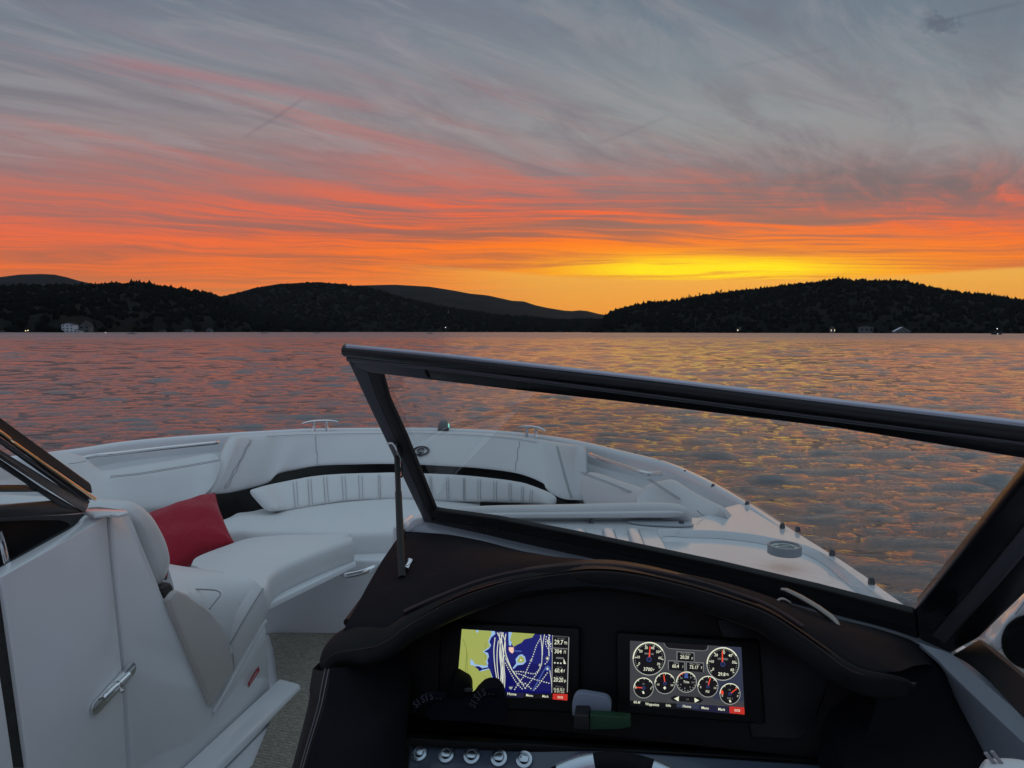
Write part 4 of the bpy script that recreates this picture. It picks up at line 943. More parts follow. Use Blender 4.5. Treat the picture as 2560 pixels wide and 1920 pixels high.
# latch: back plate, barrel, bolt, knob
def LP(x, y, u): return ZP(12, x, y, u=u)
A0, A1 = LP(300,1260,.006), LP(940,560,.006); ax = (A1-A0).normalized(); nx_ = rt; sd = ax.cross(nx_).normalized()
pl = []
hwid = .0135
for t in np.linspace(math.pi/2, 3*math.pi/2, 12): pl.append(A0+ax*hwid*math.cos(t)+sd*hwid*math.sin(t))
for t in np.linspace(-math.pi/2, math.pi/2, 12): pl.append(A1+ax*hwid*math.cos(t)+sd*hwid*math.sin(t))
lt = prism('latch', pl, rt*.004, CHR, door, .0012, 2)
b0, b1 = LP(440,1110,.016), LP(930,640,.016)
g = [tube_geo([b0, b0+ax*.004, b0.lerp(b1,.52)], [hwid*.35,hwid*.5,hwid*.5], 16), tube_geo([b0.lerp(b1,.60), b0.lerp(b1,.98), b1], [hwid*.44,hwid*.44,hwid*.3], 16)]
g.append(tube_geo([b0.lerp(b1,.50), b0.lerp(b1,.62)], [hwid*.30]*2, 12))
V, F = join_geo(g); link('latch_barrel', mesh(V, F), CHR, lt, 50)
k0 = b0.lerp(b1,.55); k1 = LP(795,985,.030)
V, F = tube_geo([k0, k0.lerp(k1,.6), k0.lerp(k1,.75), k1, k1+(k1-k0)*.12], [hwid*.16,hwid*.16,hwid*.34,hwid*.34,hwid*.1], 12); link('latch_knob', mesh(V, F), CHR, lt, 50)
prism('warning_label', [ZP(2,x,y,u=.0035) for x, y in ((1963,1025),(1960,985),(2044,855),(2048,893))], rt*.0008, mat('red_label', (.45,.02,.04), .5), BOAT)
g = [prism_geo([ZP(2,x,y,u=.0045) for x, y in q], rt*.0003) for q in (((1972,1000),(1971,992),(2036,890),(2037,898)),((1974,988),(1974,982),(2030,893),(2031,899)))]
V, F = join_geo(g); link('label_print', mesh(V, F), mat('label_ink', (.55,.35,.35), .6), BOAT)
kf = [BP(0,.6,.93), BP(.055,.6,.945), BP(.062,.6,.966), BP(0,.6,.966)]
kk = prism('kick_flange', kf, (BP(0,1.93,.93)-BP(0,.6,.93)), GEL, BOAT, .008, 3)

# ---- port windshield (swung back beside the walkway) ------------------------------------------
def PL(x, y, o=0.):
    X, Y = Z(11, x, y); d = .95+(X+150)/371*.38; p = P(X, Y, d=d); return p-(p-ctr).normalized()*o
PWS = empty('x') if False else None
def strip(name, pts, m, o=0., th=.02, bev=.003, parent=BOAT):
    return prism(name, [PL(x, y, o) for x, y in pts], (PL(0,500,0)-PL(0,500,th)), m, parent, bev)
e = lambda x, y, s=.70: (x, y)
fr_p = strip('port_windshield_frame', [(-500,215),(0,525),(870,1085),(905,1050),(925,1000),(0,432),(-500,120)][::-1], mat('satin_bronze_frame', (.16,.13,.12), .26, metal=.7), .004, .02)
strip('channel', [(-500,60),(0,372),(905,1015),(940,968),(0,300),(-500,-10)], FRG, .0, .02, parent=fr_p)
strip('gasket', [(-500,-10),(0,290),(900,948),(960,955),(0,262),(-500,-40)], RUB, .006, .02, parent=fr_p)
strip('rubber_seal', [(-500,-225),(0,100),(925,772),(945,800),(960,886),(930,880),(0,235),(-500,-90)], mat('brown_rubber_seal', (.030,.018,.016), .5), .0, .03, .006, parent=fr_p)
TRM = mat('sunset_glow_trim', (1.,.66,.40), .14, metal=1.)  # chrome trim; the sunset's orange glow is put into its metal colour
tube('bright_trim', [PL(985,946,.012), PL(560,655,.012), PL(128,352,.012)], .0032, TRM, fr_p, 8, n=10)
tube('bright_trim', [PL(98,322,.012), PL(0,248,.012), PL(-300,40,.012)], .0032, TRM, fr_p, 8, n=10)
strip('lower_frame', [(-500,262),(0,530),(440,830),(875,1085),(620,1030),(530,962),(280,795),(0,612),(-500,330)], FRM, .002, .02, parent=fr_p)
strip('cross_bar', [(-500,800),(285,797),(395,872),(-500,872)], FRM, .0, .015, .002, parent=fr_p)
strip('base_bar', [(-500,1050),(0,1005),(528,963),(640,1010),(880,1085),(600,1110),(0,1150),(-500,1190)], FRM, .0, .02, .002, parent=fr_p)
link('windshield_glass', mesh([PL(-500,340,-.004), PL(0,600,-.004), PL(280,790,-.004), PL(530,960,-.004), PL(0,1010,-.004), PL(-500,1060,-.004)], [(0,1,2,3,4,5)]), GLASS, fr_p)
prism('port_deck', [Vector((-2.4,1.30,CAMZ-.42)), Vector((-1.9,1.75,CAMZ-.42)), Vector((-1.05,1.55,CAMZ-.42)), Vector((-.80,1.34,CAMZ-.42)), Vector((-.9,.9,CAMZ-.42)), Vector((-2.7,.0,CAMZ-.42))], (0,0,-.03), GEL, BOAT)

# ---- starboard windshield ---------------------------------------------------------------------
wa, wb, wc = P(1082,1302,d=1.54), P(2285,1533,d=1.0), P(865,865,d=1.38)
wn = (wb-wa).cross(wc-wa).normalized(); wn = wn if wn.dot(ctr-wa) > 0 else -wn
def PW(x, y, o=0.): r = ray(x, y); t = (wa+wn*o-ctr).dot(wn)/r.dot(wn); return ctr+r*t
def Vv(*pts): return [(x*1.15732, y*1.15732) for x, y in pts]
def wbar(name, pts, m, o=0., th=.022, bev=.003, parent=None):
    return prism(name, [PW(x, y, o) for x, y in pts], -wn*th, m, parent, bev)
wf = wbar('windshield_frame', Vv((752,766),(1300,832),(1800,893),(2212,943),(2560,985),(2560,1035),(2212,992),(1800,925),(1400,876),(1100,842),(800,806),(762,796)), FRM, 0, .02, .003, BOAT)
tp = [PW(x, y, .006) for x, y in Vv((748,757),(1000,784),(1400,832),(1800,882),(2212,932),(2560,974))]
tube('top_rail', tp, [.0125]*20, FRM, wf, 16, n=20)
tube('rail_highlight', [PW(x, y, .009) for x, y in Vv((750,748),(1000,773),(1400,819),(1800,868),(2212,916),(2560,957))], .0042, mat('rail_highlight_metal', (.42,.43,.50), .28, metal=1.), wf, 10, n=20)  # thin pale metal tube added along the rail top as its highlight
tp2 = [PW(x, y, .012) for x, y in Vv((752,775),(1000,801),(1400,851),(1800,902),(2212,954),(2560,996))]
tube('rail_bead', tp2, .005, FRG, wf, 10, n=20)
# end cap of the top rail
wbar('corner_plate', Vv((746,765),(770,795),(802,806),(925,818),(912,792),(880,782),(756,770)), FRG, .003, .004, .001, parent=wf)
post_g = [(861,885)]+[Z(3,*q) for q in ((1310,0),(1460,310),(1600,610),(1742,905),(1765,965),(1840,968),(1620,480),(1500,210),(1405,0))]+Vv((795,806),(762,790))
wbar('post', post_g, FRG, .002, .012, .003, parent=wf)
post_b = [Z(3,*q) for q in ((1405,0),(1500,210),(1620,480),(1835,962),(1852,872),(1620,300),(1482,0))]+Vv((822,808),(795,806))
wbar('post_gasket', post_b, RUB, .004, .012, .003, parent=wf)
lowf = [Z(3,1765,965)]+[Z(4,*q) for q in ((0,1020),(600,1128),(1100,1240),(1700,1360),(2212,1470))]+[(1950,1505),(2100,1545)]+[Z(8,*q) for q in ((1100,560),(1380,650))]
upf = [Z(3,1852,868)]+[Z(4,*q) for q in ((0,877),(430,936),(1140,1077),(2212,1306))]+[(2040,1470),(2284,1533)]
midf = [Z(3,1800,915)]+[Z(4,*q) for q in ((0,950),(500,1025),(1120,1150),(2212,1385))]+[(2070,1515),(2290,1568)]
wbar('bottom_gasket', upf+midf[::-1], RUB, .004, .012, .003, parent=wf)
wbar('bottom_rail', midf+lowf[::-1], FRM, .0, .012, .003, parent=wf)
rp = [(2283,1533),(2420,1362),(2560,1187),(2700,1012),(2830,1100),(2700,1330),(2560,1490),(2449,1597),(2379,1637),(2297,1602)]
wbar('corner_post', rp, FRM, .001, .03, .006, parent=wf)
wbar('post_rib', [(2330,1590),(2460,1440),(2600,1270),(2640,1300),(2500,1460),(2362,1612)], FRG, .005, .005, .002, parent=wf)
gp = Vv((822,808),(1100,844),(1500,889),(1900,942),(2212,992),(2560,1035))+[(2700,1012),(2560,1187),(2284,1533),(2040,1470)]+[Z(4,2212,1306),Z(4,1140,1077),Z(4,430,936),Z(4,0,877)]+[Z(3,1852,868)]
link('windshield_glass', mesh([PW(x, y, -.008) for x, y in gp], [tuple(range(len(gp)))]), GLASS, wf)
# side pane
sbt = [P(2449,1597,d=.985), P(2560,1695,h=.385), P(2700,1810,h=.385)]; sbb = [P(2379,1637,d=.99), P(2560,1794,h=.412), P(2700,1925,h=.412)]
prism('side_rail', sbt+sbb[::-1], (.02,.0,-.012), RUB, wf, .003)
link('side_glass', mesh([P(2449,1597,d=.99), P(2640,1410,d=.86), P(2760,1500,d=.76), P(2700,1812,h=.382)], [(0,1,2,3)]), GLASS, wf)
# starboard docking light outside the side pane
dl = prism('docking_light', [P(*Z(14,x,y), d=1.10) for x, y in ((555,990),(640,870),(740,700),(850,570),(950,490),(1070,320),(1300,60),(1400,300),(1106,560),(1000,680),(920,715),(885,870),(800,1010),(690,1160),(570,1090))], (.02,.05,-.01), GEL, BOAT, .006)
lathe('lamp_lens', P(*Z(14,1260,1010), d=1.09), [(0,.0),(.042,.0),(.044,-.004),(.044,-.03),(0,-.03)], PNL, dl, ax=(rt, UP, (ctr-P(*Z(14,1260,1010), d=1.09)).normalized()))
tube('lens_trim', [P(*Z(14,x,y), d=1.085) for x, y in ((940,520),(1075,335),(1200,180))], .0018, CHR, dl, 8)
# ---- helm console body under the deck ---------------------------------------------------
body = [P(*Z(4,430,938), h=.47), P(*Z(4,1200,936), h=.47), P(*Z(4,2040,936), h=.47), Vector((.60,1.5,CAMZ-.47)), Vector((.60,1.0,CAMZ-.47)), Vector((.30,1.16,CAMZ-.47)), Vector((-.06,1.50,CAMZ-.47))]
prism('helm_console', body, (0,0,-.50), GEL, BOAT, .006)
cs = [P(*Z(13,x,y), d=1.52) for x, y in ((176,1420),(200,1052),(262,1046),(300,1440))]
prism('console_corner', cs, (.02,.10,0), GEL, BOAT, .006, 3)
cs = [P(*Z(13,x,y), d=1.555) for x, y in ((290,1150),(318,1082),(385,985),(432,960),(510,960),(520,1120))]
prism('console_corner_cap', cs, (.02,.06,.0), GEL, BOAT, .008, 3)
# ---- grey moulding strip under the windshield --------------------------------------------------
st_t = [Z(3,1765,962), Z(3,2212,1060)]+[Z(4,*q) for q in ((600,1126),(1100,1238),(1700,1358),(2212,1468))]+[(1950,1503),(2100,1543),(2208,1571),(2297,1601),(2379,1636)]
st_b = [Z(3,1615,1032), Z(3,2100,1090)]+[Z(4,*q) for q in ((600,1185),(1050,1285),(1500,1375),(2212,1500))]+[(1950,1512),(2100,1553),(2208,1580),(2297,1612),(2370,1655)]
A = [PW(x, y, .002) for x, y in st_t]; B = [PW(x, y, .030) for x, y in st_b]
A, B = respair(A, B, 60)
loft('dash_upper_moulding', [[p-wn*.02 for p in A], A, [p.lerp(q,.5)+UP*.003 for p, q in zip(A, B)], B, [q-UP*.03 for q in B]], mat('grey_gel_moulding', (.30,.32,.36), .3, coat=.3), BOAT, smooth=60)
# ---- dash top, hood and lip --------------------------------------------------------------------
def DP(x, y, dd): return P(x, y, d=dd)
def HP(x, y, dd): return P(x, y, d=dd-.075*min(1, max(0, (x-820)/180)))
rowT = [PW(x, y, .028) for x, y in ((1009,1327),(1062,1331),(1132,1338),(1210,1353),(1290,1374),(1480,1419),(1700,1452),(1900,1497),(2100,1548),(2208,1576),(2300,1612),(2366,1682))]
crest = [HP(*q) for q in ((871,1553,1.03),(972,1553,1.05),(1111,1487,1.10),(1206,1452,1.12),(1301,1430,1.12),(1490,1414,1.10),(1711,1447,1.04),(1838,1485,1.00),(2050,1598,.92),(2113,1642,.89),(2170,1668,.87),(2250,1678,.86))]
Tt, Cc = respair(rowT, crest, 70)
dt = loft('dash_top', [[p-UP*.02 for p in Tt], Tt]+[[p.lerp(q,t)+UP*.010*math.sin(math.pi*t) for p, q in zip(Tt, Cc)] for t in (.25,.5,.75)]+[Cc, [p-(hd*.018+UP*.006)*min(1, (69-k)/14) for k, p in enumerate(Cc)], [p-(hd*.03+UP*.02)*min(1, (69-k)/14) for k, p in enumerate(Cc)]], DASH, BOAT, smooth=80)
tube('dash_edge_piping', [DP(1008,1329,1.50), DP(992,1375,1.40), DP(958,1433,1.27), DP(888,1528,1.08), DP(868,1556,1.03)], .0055, LIP, BOAT, 10, n=24)
hc = [HP(*q) for q in ((783,1668,.955),(800,1618,.98),(826,1580,1.00),(871,1551,1.03),(925,1548,1.04),(972,1550,1.05),(1016,1526,1.07),(1111,1485,1.10),(1206,1450,1.12),(1301,1428,1.12),(1400,1417,1.12),(1490,1412,1.10),(1585,1420,1.08),(1711,1445,1.04),(1838,1483,1.00),(1933,1520,.96),(2050,1596,.92),(2113,1640,.89),(2170,1668,.87),(2290,1690,.85))]
hl = [HP(*q) for q in ((793,1690,.93),(815,1656,.94),(845,1640,.95),(890,1637,.96),(930,1630,.98),(966,1612,1.00),(1016,1574,1.03),(1111,1517,1.06),(1206,1479,1.08),(1301,1455,1.09),(1400,1440,1.09),(1490,1432,1.07),(1585,1441,1.05),(1711,1470,1.01),(1838,1508,.97),(1933,1546,.93),(2050,1625,.89),(2113,1674,.87),(2170,1692,.855),(2290,1700,.845))]
hood = pad('hood_lip', hc, hl, .030, mat('black_hood_leather', (.0065,.0058,.0062), .55, spec=.18, bump=(520,.4,.001)), BOAT, n=110, e=2.6, endround=.03, smooth=80)
# stitches under the lip
q1, q2 = respair(hc, hl, 200)
mp_ = [q.lerp(p, .93)-(q-ctr).normalized()*.001 for p, q in zip(q2, q1)]
tube('crest_highlight', [p-UP*.0015+hd*.004 for p in q1[34:172:3]], .0030, mat('crest_highlight_maroon', (.038,.020,.020), .5, spec=.4), hood, 10)  # added tube; the maroon sheen along the hood crest is its colour
tubes('lip_stitching', [[eye(p.lerp(q,.86),.003) for p, q in zip(q1[4:190:3], q2[4:190:3])]], .0007, mat('maroon_thread', (.035,.018,.018), .8), hood)
# screens plane
SO = P(1500,1680,d=.985); ta = R(17); sup = UP*math.cos(ta)+hd*math.sin(ta); sn = -(rt.cross(sup)); sn = sn if sn.dot(ctr-SO) > 0 else -sn
def PS(x, y, o=0.): r = ray(x, y); t = (SO+sn*o-ctr).dot(sn)/r.dot(sn); return ctr+r*t
# inside of the hood: a deep cowl between the lip and the instrument panel
hin = respair(hl, hc, 60)[0][6:56]
back = []
for p in hin:
    q = p-ctr; k = (SO-sn*.03-ctr).dot(sn)/q.dot(sn); pb = ctr+q*k
    back.append(Vector((pb.x, pb.y, pb.z+.02)))
loft('hood_inside', [[p+(p-ctr).normalized()*.012+UP*.006 for p in hin], back], PNL, BOAT, smooth=60)
prism('instrument_panel', [PS(x, y, -.02) for x, y in ((850,1640),(960,1600),(1100,1512),(1300,1442),(1490,1422),(1700,1455),(1930,1535),(2110,1655),(2200,1720),(2230,1850),(2200,1990),(900,1990),(860,1800))], -sn*.02, PNL, BOAT)
prism('panel_insert', [PS(x, y, -.012) for x, y in ((1790,1545),(1890,1550),(2010,1600),(2080,1690),(2030,1830),(1990,1850),(1880,1846),(1870,1800))], -sn*.006, mat('dark_grey_trim', (.009,.009,.011), .4, spec=.3), BOAT, .003)
# side cheek of the helm (towards the walkway) and the dark lower dash
ck = [DP(782,1672,.945), DP(774,1720,.92), DP(771,1759,.91), DP(735,1900,.87), DP(680,2100,.81)]
cj = [DP(832,1672,.93), DP(818,1740,.905), DP(806,1785,.89), DP(764,1920,.85), DP(720,2100,.80)]
L1, L2 = respair(ck, cj, 24)
sc_ = loft('helm_cheek', [[p+hd*.25+rt*.06-UP*.02 for p in L1], [p+hd*.02 for p in L1], L1, [p.lerp(q,.5)-hd*.006 for p, q in zip(L1, L2)], L2, [q+hd*.01 for q in L2]], LIP, BOAT, smooth=60)
tubes('cheek_stitching', [[eye(p.lerp(q,.62),.004) for p, q in zip(L1, L2)], [eye(p.lerp(q,.80),.004) for p, q in zip(L1, L2)]], .0007, mat('grey_thread', (.14,.13,.14), .8), sc_)
lo = [DP(x, y, d) for x, y, d in ((826,1668,.93),(880,1660,.95),(1000,1740,.96),(1090,1835,.93),(1024,1842,.885),(1015,1935,.86),(980,2100,.80),(715,2100,.79),(764,1920,.845))]
loA = [DP(*q) for q in ((828,1668,.93),(812,1760,.895),(786,1850,.865),(752,1960,.835),(712,2100,.79))]
loB = [DP(*q) for q in ((900,1650,.965),(945,1760,.935),(945,1850,.885),(935,1960,.85),(920,2100,.81))]
loft('lower_dash_left', [loA, [p.lerp(q,.5)-hd*.012 for p, q in zip(loA, loB)], loB, [q+hd*.12 for q in loB]], DASH, BOAT, n=30, smooth=60)
lrA = [DP(*q) for q in ((2290,1612,.955),(2366,1680,.915),(2398,1759,.88),(2458,1876,.815),(2520,2000,.76))]
lrB = [DP(*q) for q in ((2180,1690,.87),(2190,1750,.87),(2170,1830,.85),(2130,1915,.82),(2100,2050,.78))]
loft('lower_dash_right', [[p+UP*-.03+rt*.0 for p in lrA], lrA, [p.lerp(q,.12)+UP*.006 for p, q in zip(lrA, lrB)], [p.lerp(q,.5) for p, q in zip(lrA, lrB)], lrB, [q+hd*.12 for q in lrB]], DASH, BOAT, n=36, smooth=60)
tubes('dash_stitching', [resamp([DP(2110,1655,.865),DP(2160,1688,.855),DP(2205,1700,.852),DP(2290,1708,.86)],30)], .0006, MATS['grey_thread'], BOAT)
# tray in front of the screens
tz = PS(1400,1836,-.012).z
def TP(x, y): return P(x, y, h=CAMZ-tz)
tray = [TP(870,1800), TP(1120,1770), TP(1800,1812), TP(2140,1850), TP(2150,1905), TP(1030,1842)]
prism('dash_tray', [TP(860,1812), TP(2150,1880), TP(2140,1905), TP(1028,1846), TP(930,1838)]+[], (0,0,-.012), PNL, BOAT, .003)
prism('dash_tray_floor', [PS(840,1790,-.02)+UP*(tz-PS(840,1790,-.02).z), TP(900,1825), TP(2150,1890), PS(2200,1850,-.02)+UP*(tz-PS(2200,1850,-.02).z)], (0,0,-.010), PNL, BOAT)
# switch panel with its row of chrome push buttons
bz = TP(1500,1872); ba = R(52); bup = UP*math.cos(ba)+hd*math.sin(ba); bn_ = rt.cross(bup); bn_ = bn_ if bn_.dot(ctr-bz) > 0 else -bn_
BO = bz-UP*.004
def PB(x, y, o=0.): r = ray(x, y); t = (BO+bn_*o-ctr).dot(bn_)/r.dot(bn_); return ctr+r*t
swp = prism('switch_panel', [PB(x, y) for x, y in ((1024,1845),(1320,1863),(1700,1888),(2000,1908),(2100,1916),(2118,1925),(2110,2000),(2080,2120),(1022,2120),(1018,1935))], -bn_*.01, mat('slate_switch_panel', (.060,.080,.115), .32, coat=.3, var=.08), BOAT, .003)
prism('panel_edge_strip', [PB(x, y, .003) for x, y in ((988,1846),(994,1846),(975,1912),(968,1940),(964,1935))], -bn_*.005, mat('dull_strip', (.12,.12,.12), .4), BOAT, .001)
bx_ = rt; by_ = bup
for i, (x, y) in enumerate(((1049,1884),(1116,1888),(1180,1891),(1248,1897),(1311,1901))):
    c = PB(x, y, .0005); R0 = .0118
    b = lathe('push_button', c, [(R0,0),(R0,.002),(R0*.92,.0042),(R0*.66,.0050),(R0*.62,.0036),(R0*.55,.0036)], mat('brushed_steel', (.52,.58,.64), .26, metal=1.), swp, ax=(bx_, by_, bn_), seg=32)
    q = [c+bn_*.0062+bx_*R0*.50*math.copysign(abs(math.cos(t))**.6, math.cos(t))+by_*R0*.36*math.copysign(abs(math.sin(t))**.6, math.sin(t)) for t in np.linspace(0, 2*math.pi, 25)[:-1]]
    prism('button_cap', q, -bn_*.003, MATS['brushed_steel'], b, .0007, 2)
# steering wheel
WT = P(1558,1906,d=.79); wd = -(UP*math.cos(R(38))+hd*math.sin(R(38))); RW = .135; WC = WT+wd*RW; wnn = rt.cross(wd); wnn = wnn if wnn.dot(ctr-WC) > 0 else -wnn
def WP(a, r=RW, o=0.): return WC-wd*math.cos(a)*r+rt*math.sin(a)*r+wnn*o
rim = tube('steering_wheel', [WP(a) for a in np.linspace(0, 2*math.pi, 97)], .0105, DASH, BOAT, 16)
for a0, a1 in ((-31,-13.5),(13.5,31),(100,125),(-125,-100)):
    tube('rim_inlay', [WP(R(a)) for a in np.linspace(a0, a1, 14)], .0113, MATS['brushed_steel'], rim, 16)
lathe('wheel_hub', WC-wnn*.03, [(0,.02),(.022,.018),(.030,.008),(.030,-.02),(.02,-.06)], PNL, rim, ax=(rt, -wd, wnn))
for a in (90, -90, 180):
    tube('wheel_spoke', [WP(R(a), .02, -.022), WP(R(a), .07, -.012), WP(R(a), RW, 0)], [.009,.007,.006], MATS['brushed_steel'], rim, 10)
# windshield strut, its bracket and thumb screw
s0 = PW(*Z(13,246,372), .02); s1 = P(*Z(13,297,1560), d=1.17)
stt = tube('windshield_strut', [s0, s0.lerp(s1,.32), s0.lerp(s1,.33), s1], [.0055,.0052,.0062,.0066], RUB, BOAT, 14)
tube('strut_bracket', [PW(*Z(13,152,232),.012), PW(*Z(13,212,236),.016), PW(*Z(13,262,345),.020), PW(*Z(13,288,430),.024), P(*Z(13,292,560), d=1.36)], .0022, CHR, stt, 8, n=16)
prism('strut_mount', [PW(*Z(13,x,y),.012) for x, y in ((165,240),(240,250),(262,380),(215,380))], -wn*.01, STN, stt, .002)
tube('thumb_screw', [P(*Z(13,335,1500), d=1.19), P(*Z(13,340,1465), d=1.19), P(*Z(13,365,1420), d=1.20), P(*Z(13,385,1385), d=1.205)], [.003,.0055,.004,.0065], CHR, stt, 10)
# grab handle at the right of the dash
tube('dash_handle', [P(*Z(15,x,y), d=d) for x, y, d in ((420,268,1.015),(520,292,1.01),(800,430,.99),(1150,640,.965),(1400,820,.945),(1500,915,.935),(1560,990,.93))], [.0025,.0040,.0046,.0046,.0046,.0038,.0022], mat('satin_metal', (.34,.30,.27), .36, metal=1.), BOAT, 12)
tube('latch_hook', [P(*Z(15,x,y), d=.985) for x, y in ((345,505),(390,468),(450,460),(520,490),(595,540))], .0024, MATS['satin_metal'], BOAT, 10, n=16)
prism('handle_base', [P(*Z(15,x,y), d=.99) for x, y in ((280,520),(420,560),(1560,1010),(1750,1090),(1500,1130),(1100,900),(500,690))], (.01,.02,-.008), PNL, BOAT, .003)
# starboard inner side: white coaming with a crease, corner cushion
cA = [P(*q, h=h) for q, h in (((2297,1606),.408),((2340,1622),.408),((2379,1637),.408),((2480,1724),.410),((2560,1794),.412),((2700,1925),.412))]
cB = [P(*q, h=h) for q, h in (((2299,1611),.410),((2345,1650),.414),((2376,1683),.418),((2480,1783),.421),((2560,1858),.424),((2700,1995),.426))]
cC = [P(x, y, d=d) for x, y, d in ((2297,1613,.955),(2362,1682,.92),(2394,1762,.885),(2452,1880,.82),(2480,1960,.79),(2520,2080,.74))]
CG = mat('shaded_coaming_gelcoat', (.20,.22,.26), .4, coat=.1)  # white gelcoat turned grey: the dimness on this side is put into its colour
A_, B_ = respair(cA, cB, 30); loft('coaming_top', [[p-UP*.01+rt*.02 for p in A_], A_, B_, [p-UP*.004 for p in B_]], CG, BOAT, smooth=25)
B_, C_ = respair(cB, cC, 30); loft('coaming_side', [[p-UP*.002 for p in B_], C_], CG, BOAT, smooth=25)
kt = [P(x, y, d=.66) for x, y in ((2436,1950),(2440,1905),(2462,1882),(2490,1876),(2560,1878),(2660,1900))]
kb = [P(x, y, d=.60) for x, y in ((2438,2100),(2450,2100),(2475,2100),(2500,2100),(2560,2100),(2660,2100))]
kc = pad('corner_cushion', kt, kb, .05, VIN, BOAT, n=30, e=2.8, endround=.01)
tubes('cushion_piping', [[eye(P(*Z(19,x,y), d=.66),.006) for x, y in ((580,1400),(660,1500),(800,1659))], [eye(P(*Z(19,x,y), d=.66),.006) for x, y in ((690,1370),(760,1470),(930,1659))]], .0018, SEAM, kc)

# ================================================================== displays
def scr_mat(name, c, k=1.): return mat(name, (.004,.004,.004), .25, emit=lin(c), est=k)
SM = dict(blk=scr_mat('display_black', (4,4,6)), land=scr_mat('display_land', (160,170,88), .95), sea=scr_mat('display_sea', (18,24,104)), sea2=scr_mat('display_deep_sea', (10,12,88)),
          shoal=scr_mat('display_shoal', (150,185,225)), trk=scr_mat('display_track', (212,216,200)), gry=scr_mat('display_grey', (58,60,64)), slate=scr_mat('display_slate', (44,50,70)),
          ring=scr_mat('display_ring', (160,164,158)), wht=scr_mat('display_white', (228,230,205)), red=scr_mat('display_red', (188,44,32)), org=scr_mat('display_orange', (232,70,44)),
          dim=scr_mat('display_dim', (110,112,112)), pink=scr_mat('display_pink', (240,196,176)), line=scr_mat('display_line', (104,112,50)), blue=scr_mat('display_blue', (60,84,150)), navy=scr_mat('display_navy', (22,24,50)))
class Screen:
    def __init__(s, reg): s.reg = reg; s.V = []; s.F = []; s.M = []; s.mats = []; s.z = 0.0006
    def p(s, x, y): 
        X, Y = Z(s.reg, x, y); return PS(X, Y, s.z)
    def step(s): s.z += .00012
    def add(s, pts, m):
        if m not in s.mats: s.mats.append(m)
        o = len(s.V); s.V += pts; s.F.append(tuple(range(o, o+len(pts)))); s.M.append(s.mats.index(m))
    def poly(s, pts, m): s.step(); s.add([s.p(x, y) for x, y in pts], SM[m])
    def circ(s, x, y, r, m, ry=None): s.poly([(x+r*math.cos(t), y+(ry or r)*math.sin(t)) for t in np.linspace(0, 2*math.pi, 41)[:-1]], m)
    def ring(s, x, y, r, w, m, ry=None, a0=0, a1=360):
        s.step(); n = 48; ry = ry or r; T = np.linspace(R(a0), R(a1), n)
        for a, b in zip(T, T[1:]):
            s.add([s.p(x+k*math.cos(t)*r/r*1.0*(1) if False else x+(r if k else r-w)*math.cos(t), y+((ry if k else ry-w))*math.sin(t)) for k, t in ((1,a),(1,b),(0,b),(0,a))], SM[m])
    def line(s, pts, w, m, dash=None):
        s.step()
        P2 = resamp([Vector((x, y, 0)) for x, y in pts], max(2, int(sum(math.dist(a, b) for a, b in zip(pts, pts[1:]))/(dash or 60))+1))
        for i, (a, b) in enumerate(zip(P2, P2[1:])):
            if dash and i % 2: continue
            t = (b-a).normalized()*w*.5; n = Vector((-t.y, t.x, 0))
            s.add([s.p(q.x, q.y) for q in (a+n, b+n, b-n, a-n)], SM[m])
    def text(s, txt, x, y, h, m='wht', ang=0., wf=1., bold=0.):
        """lettering centred at x,y, h = capital height in screen units"""
        s.step(); cu = bpy.data.curves.new('t', 'FONT'); cu.body = txt; cu.align_x = 'CENTER'; cu.align_y = 'CENTER'; cu.size = 1; cu.resolution_u = 2; cu.offset = bold
        ob = bpy.data.objects.new('t', cu); col.objects.link(ob); bpy.context.view_layer.update()
        me = bpy.data.meshes.new_from_object(ob.evaluated_get(bpy.context.evaluated_depsgraph_get()))
        k = h/.70; ca, sa = math.cos(R(ang)), math.sin(R(ang)); M = SM[m]
        if M not in s.mats: s.mats.append(M)
        o = len(s.V)
        for v in me.vertices:
            u, w = v.co.x*k*wf, -v.co.y*k; s.V.append(s.p(x+u*ca-w*sa, y+u*sa+w*ca))
        for f in me.polygons: s.F.append(tuple(i+o for i in f.vertices)); s.M.append(s.mats.index(M))
        bpy.data.objects.remove(ob); bpy.data.curves.remove(cu); bpy.data.meshes.remove(me)
    def build(s, name, parent):
        me = mesh(s.V, s.F)
        for m in s.mats: me.materials.append(m)
        me.polygons.foreach_set('material_index', s.M); o = bpy.data.objects.new(name, me); col.objects.link(o); o.parent = parent
        if WL.get(parent.name): o.location = -WL[parent.name]
        return o
T5 = 4.0      # the displays are rolled a little clockwise in the picture
# chart plotter
bz1 = prism('chart_plotter', [PS(x, y) for x, y in ((1100,1552),(1450,1570),(1448,1785),(1092,1765))], -sn*.03, PNL, BOAT, .004)
c = Screen(9)
c.poly([(225,212),(1975,330),(1945,1362),(140,1290)], 'blk')
c.poly([(225,212),(1700,312),(1690,1262),(150,1238)], 'sea')
c.poly([(720,760),(1690,790),(1690,1262),(760,1240)], 'sea2')
c.poly([(225,212),(760,248),(770,290),(700,350),(672,420),(700,480),(668,530),(620,560),(590,580),(650,600),(665,660),(640,720),(655,780),(640,800),(670,860),(690,900),(730,1010),(745,1100),(770,1140),(770,1245),(150,1238),(160,980)], 'shoal')
c.poly([(225,212),(705,246),(705,300),(655,400),(680,500),(610,545),(565,580),(640,640),(640,690),(615,740),(640,790),(600,815),(560,800),(440,790),(400,720),(370,700),(360,790),(430,810),(480,860),(520,905),(670,865),(690,900),(720,1010),(740,1100),(760,1145),(765,1244),(150,1238),(160,980)], 'land')
c.poly([(430,820),(500,815),(560,850),(660,830),(680,850),(560,875),(515,900),(480,860)], 'sea2')
